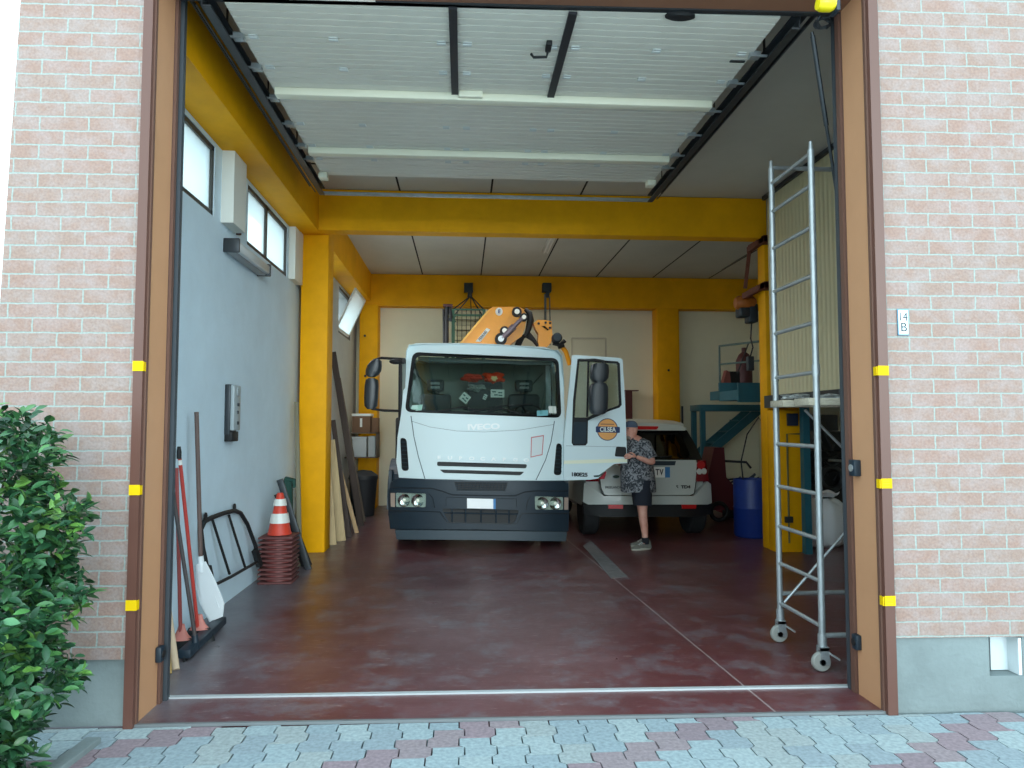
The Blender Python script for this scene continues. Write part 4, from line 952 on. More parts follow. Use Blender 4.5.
# ================================================================== SUV
CXC = P(648, 480, 10.3).x
def Yr(x, z):
    u = abs(x-CXC)/.95; y = 10.24+.12*max(0, z-.55) if z < 1.12 else 10.308+(z-1.12)*.62
    return y+.20*u**3.5
suv = thing('estate_car', 'white boxy off-road car parked rear-out beside the lorry', 'car', (CXC, 12.2, 0))
def ring(y, prof):
    pts = [(CXC+x, y, z) for x, z in prof]; return pts+[(CXC-x, y, z) for x, z in prof[::-1]]
body = [(10.48, .88, .92, 1.10), (10.7, .93, .94, 1.14), (11.5, .95, .95, 1.13), (12.6, .95, .95, 1.10), (13.3, .94, .90, 1.07), (13.95, .90, .82, 1.0), (14.22, .72, .7, .86)]
b = B().loft([ring(y, [(w*.9, .34), (w, .45), (w, .9), (w2*.97, zt_)]) for y, w, w2, zt_ in body])
part('body', b, M_WHITE2, suv)
gh = [(10.50, .87, .80, 1.20), (10.72, .86, .64, 1.60), (11.2, .86, .64, 1.665), (12.2, .86, .65, 1.66), (12.75, .86, .66, 1.58), (13.45, .84, .78, 1.10)]
def strip(y0, y1, wb0, wt0, z0, wb1, wt1, z1): pass
b = B()
for s_ in (-1, 1):
    k = len(b.v)
    for (y, wb, wt, z) in gh: b.v += [Vector((CXC+s_*wb, y, 1.08)), Vector((CXC+s_*wt, y, z))]
    for i in range(len(gh)-1): b.face((k+2*i, k+2*i+1, k+2*i+3, k+2*i+2))
part('side_windows', b, mat('black_glass', (14, 17, 19), .12), suv)
b = B().loft([[(CXC+t_*wt*1.0, y, z+.03*(1-abs(t_)**2.5)) for t_ in [-1, -.8, -.5, 0, .5, .8, 1]]+[(CXC+t_*wt*.97, y, z-.03) for t_ in [1, .5, 0, -.5, -1]] for (y, wb, wt, z) in [(10.62, .8, .645, 1.63), (10.72, 0, .66, 1.66), (11.2, 0, .67, 1.70), (12.2, 0, .67, 1.69), (12.7, 0, .66, 1.62)]])
part('roof', b, M_WHITE2, suv)
b = B(); k = len(b.v); b.v += [Vector((CXC-.66, 12.75, 1.56)), Vector((CXC+.66, 12.75, 1.56)), Vector((CXC+.80, 13.4, 1.12)), Vector((CXC-.80, 13.4, 1.12))]; b.face((0, 1, 2, 3)); part('front_windscreen', b, M_GLASSD, suv)
cxp = 648
# rear: black pillar ring + glass
rw_o = [(609.5, 431), (612, 429), (684, 429), (687, 430.5), (695, 444), (702.5, 460), (592.5, 460), (600, 444)]
rw_i = [(613, 434.5), (616, 432.5), (678, 432.5), (681, 434.5), (686, 446), (690, 456), (688, 458), (605, 458), (602.5, 456), (607.5, 446)]
part('rear_pillars', B().plate(rw_o, [rw_i], Yr, 0, .03, 10), MATS['black_glass'], suv)
part('rear_window', B().plate(rw_i, [], Yr, -.005, .004, 12), M_GLASSD, suv)
b = B(); line(b, [(660, 457.5), (672, 455.8), (648, 457)], Yr, .008, .01); part('rear_wiper', b, M_BLACK, suv)
tg = rr([(595, 460), (697.2, 460), (694.4, 495), (603, 495)], 4, 4)
tail = part('tailgate', B().plate(tg, [], Yr, 0, .04, 10), M_WHITE2, suv)
b = B(); line(b, [(597, 461), (601, 488), (604, 494.6), (608, 496), (690, 496), (694.2, 493.5), (696.4, 480), (697.6, 461)], Yr, .007); part('tailgate_gap', b, M_BLACK, suv)
part('spoiler', B().plate([(611, 428), (616, 425), (680, 425), (686.5, 428.5), (685, 430.5), (612, 430.5)], [], lambda x, z: Yr(x, z)-.07, 0, .14, 10), M_WHITE2, suv)
part('brake_light', B().plate(rr([(636, 426), (659, 426.4), (657, 429.6), (636, 429.4)], 1.2, 2), [], lambda x, z: Yr(x, z)-.078, 0, .01), M_RED, suv)
part('handle_bar', B().plate([(622, 461), (675.6, 461), (674.5, 465.3), (622, 465.3)], [], Yr, .02, .02), M_PLAST, suv)
pt = part('rear_plate', B().plate([(627, 467), (669.5, 467), (669.5, 477.4), (627, 477.4)], [], Yr, .022, .016), mat('plate_cream', (252, 250, 244), .5), tail)
part('plate_band', B().plate([(664.6, 467), (669.5, 467), (669.5, 477.4), (664.6, 477.4)], [], Yr, .024, .003), MATS['plate_blue'], pt)
c = S(659, 472.3, Yr); text('plate_lettering', 'TV', .125, (c.x, c.y-.025, c.z), pt, MATS['letter_black'], .001, sx=.72, bold=.002, space=1.15)
c = S(683, 487, Yr); text('badge_lettering', 'S  TD4', .062, (c.x, c.y-.008, c.z), tail, MATS['letter_dark'], .003, sx=1.2, bold=.002)
c = S(616, 476.6, Yr); eb = part('oval_badge', B().plate(disc(616, 476.6, 4.4, 2.4, 20), [], Yr, .008, .008), M_STEEL, tail); part('badge_centre', B().plate(disc(616, 476.6, 3.3, 1.6, 20), [], Yr, .010, .004), mat('badge_green', (24, 62, 44), .4), eb)
c = S(614, 487.4, Yr); text('badge_lettering', 'FREELANDER', .05, (c.x-.0, c.y-.008, c.z), tail, MATS['letter_dark'], .003, sx=.9)
bump = [(584, 482), (604, 496), (694, 496), (707.5, 481.5), (711, 484), (712, 503), (708, 504.5), (588, 504.5), (583, 502)]
part('rear_bumper', B().plate(bump, [], lambda x, z: Yr(x, z)-.03, 0, .10, 10), M_WHITE2, suv)
part('lower_bumper', B().plate([(583, 504), (712, 504), (711, 514.5), (695, 517), (601, 517), (584, 514.5)], [], Yr, -.01, .12, 10), M_BLACK, suv)
for q in ([(681.5, 504.6), (696, 504.6), (695.5, 508.4), (682, 508.6)], [(608, 504.6), (623, 504.6), (622.5, 508.6), (608.4, 508.4)]): part('reflector', B().plate(q, [], Yr, .02, .03), M_RED, suv)
for sgn in (1, -1):
    mx = lambda x: x if sgn == 1 else 2*647.5-x
    tl = part('tail_light', B().plate([(mx(697.6), 460), (mx(706), 460.5), (mx(709), 481.5), (mx(696), 481.5)], [], lambda x, z: Yr(x, z)-.012, 0, .06, 3), mat('lens_dark_red', (120, 12, 26), .2), suv)
    part('red_lamp', B().plate(disc(mx(701.2), 465, 4, 4, 18), [], lambda x, z: Yr(x, z)-.03, 0, .03), M_RED, tl)
    part('white_lamp', B().plate(disc(mx(699.6), 471.5, 2.6, 3, 16), [], lambda x, z: Yr(x, z)-.028, 0, .03), M_PAPER, tl); part('white_lamp', B().plate(disc(mx(704.2), 471.3, 2.6, 3, 16), [], lambda x, z: Yr(x, z)-.028, 0, .03), M_PAPER, tl)
wheel(CXC-.80, 10.78, .365, .23, suv); wheel(CXC+.80, 10.78, .365, .23, suv); wheel(CXC-.80, 13.4, .365, .23, suv); wheel(CXC+.80, 13.4, .365, .23, suv)
part('underbody', B().box(CXC-.66, CXC+.66, 10.4, 14.1, .30, .5).tube([(CXC-.3, 10.3, .34), (CXC-.3, 10.9, .34)], .035, 10), M_BLACK, suv)
b = B()
for x in (-.40, .40): b.box(CXC+x-.25, CXC+x+.25, 11.35, 11.5, .7, 1.30, .05).box(CXC+x-.13, CXC+x+.13, 11.38, 11.46, 1.30, 1.45, .03).box(CXC+x-.25, CXC+x+.25, 12.2, 12.32, .7, 1.28, .05).box(CXC+x-.12, CXC+x+.12, 12.22, 12.30, 1.3, 1.46, .03)
part('seat', b, M_BLACK, suv)
# ================================================================== PERSON
def skin(name, segs, m, parent, sub=2, root=0):
    # segs: list of chains [(pos, radius)...]; chains share a joint when the position matches
    me = bpy.data.meshes.new(name); pts = []; rad = []; eds = []
    def idx(p, r):
        for i, q in enumerate(pts):
            if (Vector(q)-Vector(p)).length < 1e-5: return i
        pts.append(tuple(p)); rad.append(r); return len(pts)-1
    for ch in segs:
        ids = [idx(p, r) for p, r in ch]
        for a, c in zip(ids, ids[1:]): eds.append((a, c))
    me.from_pydata(pts, eds, []); o = bpy.data.objects.new(name, me); COL.objects.link(o)
    md = o.modifiers.new('s', 'SKIN'); md.use_smooth_shade = True
    for i, r in enumerate(rad):
        sv = me.skin_vertices[0].data[i]; sv.radius = r if isinstance(r, tuple) else (r, r); sv.use_root = (i == root)
    ms = o.modifiers.new('u', 'SUBSURF'); ms.levels = sub; ms.render_levels = sub
    dg = bpy.context.evaluated_depsgraph_get(); me2 = bpy.data.meshes.new_from_object(o.evaluated_get(dg)); bpy.data.objects.remove(o)
    me2.name = name; me2.transform(Matrix.Translation(-rootof(parent).location if parent else Vector()))
    me2.materials.clear(); me2.materials.append(m)
    for p in me2.polygons: p.use_smooth = True
    ob = bpy.data.objects.new(name, me2); COL.objects.link(ob)
    if parent: ob.parent = parent
    return ob
SKIN = mat('skin', (226, 172, 152), .6, col2=(206, 140, 122), vscale=9)
PXo, PYo = 2.26, 9.50
per = thing('person', 'person in a grey patterned shirt, dark shorts and cap, standing at the open lorry door', 'person', (PXo, PYo, 0))
V = Vector
pel = V((2.27, 9.50, .92)); ch = V((2.25, 9.50, 1.22)); nk = V((2.20, 9.50, 1.43)); nk2 = V((2.17, 9.495, 1.50))
hipN, kneN, ankN = V((2.29, 9.40, .86)), V((2.275, 9.36, .47)), V((2.305, 9.34, .10))
hipF, kneF, ankF = V((2.29, 9.60, .86)), V((2.325, 9.60, .47)), V((2.365, 9.60, .10))
shN, elN, wrN = V((2.31, 9.32, 1.37)), V((2.40, 9.26, 1.13)), V((2.15, 9.19, 1.225))
shF, elF, wrF = V((2.20, 9.68, 1.37)), V((2.12, 9.74, 1.10)), V((1.98, 9.60, 1.12))
segs = [[(pel, (.15, .17)), (ch, (.15, .17)), (nk, .075), (nk2, .06)],
        [(pel, (.15, .17)), (hipN, .10), (kneN, .060), (kneN.lerp(ankN, .35), .058), (ankN, .036), (ankN+V((-.03, -.02, -.05)), .036)],
        [(pel, (.15, .17)), (hipF, .10), (kneF, .060), (kneF.lerp(ankF, .35), .058), (ankF, .036), (ankF+V((-.03, -.01, -.05)), .036)],
        [(nk, .075), (shN, .062), (elN, .044), (elN.lerp(wrN, .3), .042), (wrN, .026)],
        [(nk, .075), (shF, .062), (elF, .044), (elF.lerp(wrF, .3), .042), (wrF, .026)]]
body = skin('body', segs, SKIN, per)
# head: one lofted surface with brow, nose, mouth and chin, looking left towards the door
def head():
    b = B(); c0 = V((2.155, 9.49, 1.44)); f = V((-.86, -.50, 0)).normalized(); s = V((-f.y, f.x, 0))
    # z, front, back, half width
    pr = [(0, .045, .05, .05), (.02, .068, .055, .056), (.04, .082, .066, .062), (.06, .080, .075, .067), (.075, .086, .082, .070), (.09, .084, .088, .072), (.105, .090, .092, .074), (.125, .086, .096, .076), (.145, .083, .098, .077), (.165, .089, .100, .078), (.19, .087, .10, .077), (.215, .074, .092, .070), (.235, .050, .07, .052), (.245, .02, .03, .02)]
    rings = []
    for z, fr, bk, w in pr:
        ring = []
        for k in range(20):
            a = 2*PI*k/20; ca, sa = math.cos(a), math.sin(a)
            d = fr if ca > 0 else bk; rr_ = abs(ca)**.9*d*(1 if ca > 0 else -1)
            nose = .026*max(0, 1-abs(z-.105)/.03)*(1 if k == 0 else 0)
            ring.append(c0+f*(rr_+nose)+s*(w*math.copysign(abs(sa)**.9, sa))+V((0, 0, z)))
        rings.append(ring)
    b.loft(rings)
    return b, c0, f, s
hb, hc, hf, hs = head(); hd = part('head', hb, SKIN, per, ang=80)
EYE_M = mat('eye_dark', (40, 30, 28), .3)
for q in (-1, 1):
    part('eye', B().sphere(hc+hf*.078+hs*(.03*q)+V((0, 0, .147)), .009), EYE_M, hd)
    part('ear', B().sphere(hc-hf*.01+hs*(.079*q)+V((0, 0, .125)), (.022, .014, .034)), SKIN, hd)
part('mouth', B().sphere(hc+hf*.082+V((0, 0, .068)), (.008, .022, .005)), mat('lip', (160, 84, 78), .5), hd)
part('beard', B().sphere(hc+hf*.045+V((0, 0, .03)), (.042, .052, .032)), mat('grey_beard', (150, 136, 128), .9), hd)
rings = []
for z, d, w in ((.165, .106, .083), (.19, .106, .084), (.215, .098, .078), (.24, .075, .06), (.255, .035, .03)):
    rings.append([hc+hf*(d*.94*math.cos(2*PI*k/24)-.004)+hs*(w*math.sin(2*PI*k/24))+V((0, 0, z)) for k in range(24)])
CAP = mat('blue_grey_cap', (84, 98, 120), .9, var=.2, vscale=20)
cp = part('cap', B().loft(rings), CAP, per)
b = B(); k = 0
top = [hc+hf*(.09+.075*math.sin(PI*t))+hs*(.075*math.cos(PI*t))+V((0, 0, .172-.012*math.sin(PI*t))) for t in [i/10 for i in range(11)]]
b.prism(top, (0, 0, .008)); part('peak', b, CAP, cp)
# shirt: tapered shell with short sleeves
def m_shirt():
    m = mat('patterned_shirt', (70, 74, 82), .9); nt = m.node_tree; N = nt.nodes.new; L = nt.links.new
    tc = N('ShaderNodeTexCoord'); v = N('ShaderNodeTexNoise'); v.inputs['Scale'].default_value = 22; v.inputs['Detail'].default_value = 2; v.inputs['Distortion'].default_value = 1.5; L(tc.outputs['Object'], v.inputs['Vector'])
    r = N('ShaderNodeValToRGB'); r.color_ramp.interpolation = 'LINEAR'; r.color_ramp.elements[0].position = .47; r.color_ramp.elements[0].color = lin((52, 56, 62)); r.color_ramp.elements[1].position = .54; r.color_ramp.elements[1].color = lin((140, 140, 144))
    L(v.outputs['Fac'], r.inputs['Fac']); L(r.outputs[0], nt.nodes['Principled BSDF'].inputs['Base Color']); return m
SH = m_shirt(); b = B(); rings = []
for z, cx_, cy_, rx, ry in ((.745, 2.255, 9.50, .235, .225), (.77, 2.255, 9.50, .238, .228), (.86, 2.25, 9.50, .236, .226), (.98, 2.24, 9.50, .232, .222), (1.10, 2.235, 9.50, .222, .212), (1.22, 2.24, 9.50, .205, .205), (1.32, 2.24, 9.50, .185, .20), (1.385, 2.235, 9.50, .150, .185), (1.425, 2.215, 9.50, .105, .12), (1.445, 2.20, 9.50, .080, .085), (1.46, 2.195, 9.50, .07, .075)):
    rings.append([(cx_+rx*math.cos(2*PI*k/36)*(1+.035*math.sin(5*2*PI*k/36+z*9)*(1.3-z)), cy_+ry*math.sin(2*PI*k/36)*(1+.03*math.sin(4*2*PI*k/36+z*7)*(1.3-z)), z+.006*math.sin(3*2*PI*k/36)) for k in range(36)])
b.loft(rings, cap=False)
b.tube([shN+V((-.03, .05, .01)), shN, shN.lerp(elN, .35), shN.lerp(elN, .72)], [.085, .082, .080, .086], 18)
b.tube([shF+V((0, -.06, .01)), shF, shF.lerp(elF, .5), shF.lerp(elF, .75)], [.085, .080, .074, .078], 18)
part('shirt', b, SH, per, ang=60)
b = B(); rings = []
for z, cx_, rx, ry in ((.95, 2.28, .16, .19), (.85, 2.285, .165, .20), (.78, 2.29, .165, .20)): rings.append([(cx_+rx*math.cos(2*PI*k/24), 9.50+ry*math.sin(2*PI*k/24), z) for k in range(24)])
b.loft(rings)
b.tube([hipN+V((0, 0, .04)), hipN.lerp(kneN, .35), hipN.lerp(kneN, .75)], [.125, .122, .118], 20).tube([hipF+V((0, 0, .04)), hipF.lerp(kneF, .35), hipF.lerp(kneF, .75)], [.125, .118, .112], 20)
sh_ = part('shorts', b, mat('navy_shorts', (26, 30, 42), .85), per)
part('shorts_mark', B().box(2.245, 2.315, 9.245, 9.252, .655, .668), mat('mark_grey', (120, 124, 132), .7), sh_) if False else None
def shoe(an, f):
    f = V(f).normalized(); s = V((-f.y, f.x, 0)); b = B(); rings = []
    for d, w, h in ((-.075, .028, .05), (-.065, .038, .085), (-.03, .042, .10), (.02, .044, .098), (.07, .046, .075), (.13, .05, .055), (.18, .046, .045), (.205, .03, .035), (.212, .01, .02)):
        c = V((an.x, an.y, 0))+f*d
        ring = [c+s*(w*math.cos(a))+V((0, 0, .022+max(0, math.sin(a))*(h-.02) if math.sin(a) > 0 else .022)) for a in [2*PI*k/14 for k in range(14)]]
        rings.append(ring)
    b.loft(rings); o = part('shoe', b, mat('grey_shoe', (120, 118, 110), .8, var=.2, vscale=40), per)
    b = B(); rings = [[V((an.x, an.y, zz_))+f*(.068+.142*math.cos(2*PI*k/20))+s*((.048+.006*math.cos(2*PI*k/20))*math.sin(2*PI*k/20)) for k in range(20)] for zz_ in (0, .028)]
    b.loft(rings); part('sole', b, mat('pale_sole', (176, 172, 158), .7), o)
    b = B()
    for k in range(4): c = V((an.x, an.y, .094-.010*k))+f*(.035+.022*k); b.tube([c-s*.026, c+V((0, 0, .008)), c+s*.026], .005, 6)
    part('lace', b, mat('lace_white', (200, 200, 196), .8), o)
    part('sock', B().tube([an+V((0, 0, -.03)), an+V((-.008, 0, .055))], [.046, .047], 16), mat('dark_sock', (30, 32, 40), .9), per)
shoe(ankN, (-1, -.28, 0)); shoe(ankF, (-1, -.12, 0))
# hands
def hand(name, w, d, up, par, grip=1.0):
    d = V(d).normalized(); up = V(up).normalized(); s = d.cross(up).normalized(); pn = up
    pc = w+d*.05; ch_ = []
    base = [(w, (.026, .020)), (w+d*.035, (.038, .018)), (w+d*.075, (.040, .016))]
    ch_.append(base)
    for i, (o_, L_) in enumerate(((-.030, .062), (-.010, .072), (.010, .068), (.029, .054))):
        r0 = w+d*.085+s*o_; p1 = r0+d*L_*.5; p2 = p1+(d*math.cos(.7*grip)-pn*math.sin(.7*grip))*L_*.35; p3 = p2+(d*math.cos(1.3*grip)-pn*math.sin(1.3*grip))*L_*.3
        ch_.append([(w+d*.075, (.040, .016)), (r0, .0098), (p1, .0090), (p2, .0084), (p3, .0072)])
    t0 = w+d*.03+s*.034; ch_.append([(w+d*.035, (.038, .018)), (t0, .0125), (t0+d*.03+s*.022-pn*.008, .0105), (t0+d*.055+s*.024-pn*.02, .009)])
    return skin(name, ch_, SKIN, par, 1)
hand('hand', wrN+V((.004, 0, 0)), (-1, .12, .06), (0.05, -.9, .45), per, .8)
hand('hand', wrF+V((.0, 0, 0)), (-1, -.1, .0), (0, .2, .9), per, .5)

for o_ in per.children_recursive:
    pass
per.location = (PXo+.105, PYo+.05, 0)

# ================================================================== TOOLS BY THE LEFT WALL
def q0(px, py, Y): return P(px, py, Y)
# red broom (front), red-handled broom (behind), squeegee with dark handle, shovel, poles
def stick(name, a, c_, r, m, par): return part(name, B().tube([a, c_], r, 10), m, par)
yb = 5.85
a, c_ = P(179, 452, 5.40), G(199, 641, 0); a.x = max(a.x, XL+.03)
t = thing('broom', 'bright red-handled broom with a black cap, front one of the two by the left wall', 'broom', (c_.x, c_.y, 0))
stick('handle', a, c_, .0135, mat('red_handle', (186, 60, 50), .45), t); part('grip_cap', B().tube([a+V((.001, 0, -.05)), a, a+V((-.001, 0, .04))], [.017, .018, .012], 10), M_BLACK, t)
part('handle_band', B().tube([a.lerp(c_, .04), a.lerp(c_, .065)], .0155, 10), M_PAPER, t)
part('socket', B().loft([[(c_.x+w*math.cos(k*PI/6), c_.y+w*.6*math.sin(k*PI/6), z) for k in range(12)] for w, z in ((.02, .20), (.03, .16), (.05, .12), (.08, .09))]), mat('salmon_plastic', (196, 120, 108), .5), t)
part('bristles', B().loft([[(c_.x+w*math.cos(k*PI/8), c_.y+w*.45*math.sin(k*PI/8), z) for k in range(16)] for w, z in ((.08, .10), (.105, .05), (.12, 0))]), M_BLACK, t)
c_ = G(181, 652, 0); c_.x = max(c_.x, XL+.10); a = P(176.5, 468, 5.36); a.x = max(a.x, XL+.025)
t = thing('broom', 'dull red-handled broom, rear one of the two by the left wall', 'broom', (c_.x, c_.y, 0))
stick('handle', a, c_, .0135, mat('dull_red_handle', (150, 66, 62), .5), t)
part('socket', B().loft([[(c_.x+w*math.cos(k*PI/6), c_.y+w*.6*math.sin(k*PI/6), z) for k in range(12)] for w, z in ((.02, .20), (.03, .16), (.05, .12), (.08, .09))]), mat('salmon_plastic', (196, 120, 108), .5), t)
part('bristles', B().loft([[(c_.x+w*math.cos(k*PI/8), c_.y+w*.45*math.sin(k*PI/8), z) for k in range(16)] for w, z in ((.08, .10), (.09, .05), (.10, 0))]), M_BLACK, t)
# floor squeegee
g0, g1_ = G(184, 658, .03), G(221, 624, .03); gm = (g0+g1_)/2; a = P(172.5, 490, 5.25)
t = thing('floor_squeegee', 'wide black floor squeegee with a dark pole, on the floor by the left wall', 'squeegee', (gm.x, gm.y, 0))
part('blade', B().bar(g0+V((0, 0, -.02)), g1_+V((0, 0, -.02)), .012, .05), M_BLACK, t); part('head', B().bar(g0+V((0, 0, .025)), g1_+V((0, 0, .03)), .085, .06, bev=.008), M_PLAST, t)
hp = G(196, 643, .08); part('pole', B().tube([a, hp], .014, 10), mat('dark_pole', (74, 66, 66), .5), t); part('socket', B().tube([hp+V((0, 0, -.04)), hp+V((-.01, 0, .06))], [.03, .02], 10), M_PLAST, t)
# white snow shovel with brown pole
a = P(196.5, 412, 5.78); c_ = P(201, 570, 5.86)
t = thing('snow_shovel', 'white plastic scoop shovel with a long brown wooden pole against the left wall', 'shovel', (c_.x, c_.y, 0))
part('pole', B().tube([a, c_], .017, 10), mat('brown_pole', (100, 80, 74), .6), t)
u0, u1, u2, u3 = P(199, 560, 5.85), P(207, 586, 5.86), P(222, 611, 5.88), P(203, 598, 5.9)
sc = [P(197, 565, 5.84), P(205, 562, 5.86), P(214, 580, 5.87), P(223.5, 603, 5.92), P(222, 616, 5.95), P(210, 621, 5.95), P(201, 603, 5.88), P(197, 588, 5.92)]
b = B().prism(sc, (.006, -.012, 0)); cc = sum(sc, V())/8
b.tube([p for p in sc], .009, 6, closed=True)
for k in range(2): b.tube([P(203+5*k, 572+3*k, 5.86), P(215+4*k, 608, 5.92)], .006, 6)
part('scoop', b, mat('white_plastic', (222, 226, 228), .4), t); part('socket', B().tube([P(200.5, 556, 5.855), P(202, 572, 5.86)], [.022, .028], 10), mat('white_plastic', (222, 226, 228), .4), t)
# wooden poles by the door frame
for k, (x0_, x1_, lab, m) in enumerate(((166.5, 176, 'pale round wooden stake leaning just inside the left door frame, nearer the room', mat('stake_pale', (206, 180, 152), .8)), (165, 169, 'yellowish wooden slat tight against the left door frame', mat('stake_yellow', (196, 158, 96), .8)))):
    b_ = G(x1_, 670-k*4+8*k, 0); a = P(x0_, 600+12*k, b_.y+.25)
    a.x = min(a.x, b_.x-.05)
    solo('wooden_stake', B().tube([b_, a], .024-.006*k, 12), m, lab, 'stake')
# black tubular headboard frame
ya, yb_ = PX(210, 590, XL+.12), PX(257, 571, XL+.12)
t = thing('bed_headboard', 'black tubular metal headboard leaning against the left wall', 'headboard', (XL+.12, (ya.y+yb_.y)/2, 0))
def hp_(px, py): q = PX(px, py, XL+.10); k = max(0, q.z); return V((XL+.03+.12*max(0, 1-k/.75), q.y, max(.015, q.z)))
out = [hp_(*q) for q in [(211, 590), (210, 572), (209, 548), (209.5, 530), (213, 521.5), (220, 517.5), (232, 513), (242, 510.5), (248, 513), (253, 524), (257, 545), (258.5, 566)]]
part('frame', B().tube(out, .020, 12), M_BLACK, t); part('rail', B().tube([hp_(214, 585), hp_(230, 577), hp_(256, 562)], .014, 10), M_BLACK, t)
for a_, c2 in (((220.5, 519), (229.5, 574)), ((236.5, 515), (244.5, 567))): part('bar', B().tube([hp_(*a_), hp_(*c2)], .012, 10), M_BLACK, t)
part('side_plate', B().bar(hp_(211.5, 590), hp_(210.5, 566), .05, .05).bar(hp_(258, 566), hp_(256, 550), .05, .05), M_BLACK, t)
for q in ((214, 517.5), (242, 508)): c = hp_(*q); part('lug', B().lathe([(.012, -.006), (.032, -.006), (.032, .006), (.012, .006)], (c.x, c.y, c.z+.01), 'x', 14), M_BLACK, t)
# traffic cones: full cone on a stack of worn cones whose bases show
cb = G(275, 581, 0); cx_, cy_ = -1.93, cb.y
def cone(z, top, lab, red, grp=None):
    t = thing('traffic_cone', lab, 'traffic cone', (cx_, cy_, z), grp)
    M_ = mat('cone_red' if red else 'cone_worn', (206, 62, 40) if red else (128, 62, 60), .5, var=.15, vscale=8)
    R = .155; H_ = .42
    prof = lambda z_: .155-(.155-.035)*z_/H_
    zc = z+.03
    if red:
        part('cone', B().loft([[(cx_+r*math.cos(k*PI/14), cy_+r*math.sin(k*PI/14), zc+h) for k in range(28)] for r, h in ((R-.03, 0), (.115, .03), (.035, H_), (.028, H_+.012))]), M_, t)
        for h0, h1 in ((.12, .22), (.30, .37)): part('reflective_collar', B().loft([[(cx_+(.1235-.1865*h+.003)*math.cos(k*PI/14), cy_+(.1235-.1865*h+.003)*math.sin(k*PI/14), zc+h) for k in range(28)] for h in (h0, h1)], cap=False), mat('collar_white', (214, 214, 208), .4), t)
    else:
        part('cone', B().loft([[(cx_+r*math.cos(k*PI/14), cy_+r*math.sin(k*PI/14), z+h) for k in range(28)] for r, h in ((.145, .02), (.14, .038))]), M_, t)
    part('base', B().box(cx_-.175, cx_+.175, cy_-.175, cy_+.175, z, z+.022, .008), mat('cone_base', (104, 58, 56), .7, var=.2, vscale=9), t)
NC = 10
for k in range(NC): cone(k*.046, False, 'worn red cone base in the stack below the topmost traffic cone', False, 'stacked traffic cones by the left wall')
cone(NC*.046, True, 'orange-red traffic cone with white collars on top of the stack by the left wall', True)
# boards leaning in the corner by the pillar
def board(p, q, w, d, m, label, name='wooden_board', up=(0, 1, 0), group=None):
    return solo(name, B().bar(p, q, w, d, up, .003), m, label, 'board', group)
board(G(300, 566, 0), P(296.5, 402, 9.1), .05, .03, mat('grey_batten', (122, 116, 96), .8), 'thin grey-brown batten standing against the first yellow pillar')
board(V((-1.74, 8.35, 0)), V((-2.08, 8.35, 1.02)), .07, .03, M_STEEL2, 'dark grey board leaning behind the traffic cones', up=(0, 1, 0))
board(V((-1.80, 8.55, 0)), V((-2.12, 8.5, .85)), .12, .02, M_BLACK, 'wide blackish board leaning behind the traffic cones')
c = P(288, 500, 8.9)
b = B().tube([(c.x, 8.95, .0), (c.x-.01, 8.95, .55), (c.x-.02, 8.93, .85), (c.x, 8.9, .98), (c.x+.07, 8.88, .97), (c.x+.08, 8.88, .88)], [.05, .06, .07, .05, .03, .02], 10)
solo('folded_umbrella', b, mat('dark_green_cloth', (34, 74, 66), .8), 'dark green folded umbrella-like bundle with a hooked top beside the first yellow pillar', 'umbrella')
# lumber behind the first pillar
lum = [((333, 545), (327, 462), 9.95, .10, M_WOOD, 'pale chipped board, leftmost leaning behind the first pillar'),
       ((341, 541), (330, 440), 10.0, .14, M_WOOD, 'widest pale board leaning behind the first pillar'),
       ((349, 537), (333, 420), 10.2, .07, M_WOOD3, 'dark plank leaning between pale boards behind the first pillar'),
       ((357, 533), (337, 458), 10.3, .06, mat('tan_wood', (182, 150, 112), .75, var=.2, stretch=(8, 8, .6)), 'narrow tan batten leaning behind the first pillar'),
       ((361, 526), (332, 352), 10.6, .10, M_WOOD3, 'tall dark plank leaning highest against the left wall of the rear bay'),
       ((363, 522), (338, 378), 10.9, .09, M_WOOD2, 'tall weathered plank leaning beside the darkest one in the rear bay')]
for (x0_, y0_), (x1_, y1_), Y, w, m, lab in lum:
    p = G(x0_, y0_, 0); q = P(x1_, y1_, p.y+.05); q.x = max(q.x, XL+.04); board(p, q, w, .025, m, lab, up=(0, 1, 0))
# green-black trolley shape and bin by the boards
c = G(372, 512, 0)
t = thing('dark_bin', 'dark round bin standing by the left pillar of the rear wall', 'bin', (-1.82, 13.4, 0))
part('bin_body', B().lathe([(.20, 0), (.25, .62), (.26, .66), (.24, .66), (.2, .1)], (-1.80, 13.2, 0), 'z', 24), mat('bin_black', (34, 36, 40), .6), t); part('bin_lid', B().lathe([(.27, .66), (.26, .72), (.15, .80), (0, .82)], (-1.80, 13.2, 0), 'z', 24), MATS['bin_black'], t)
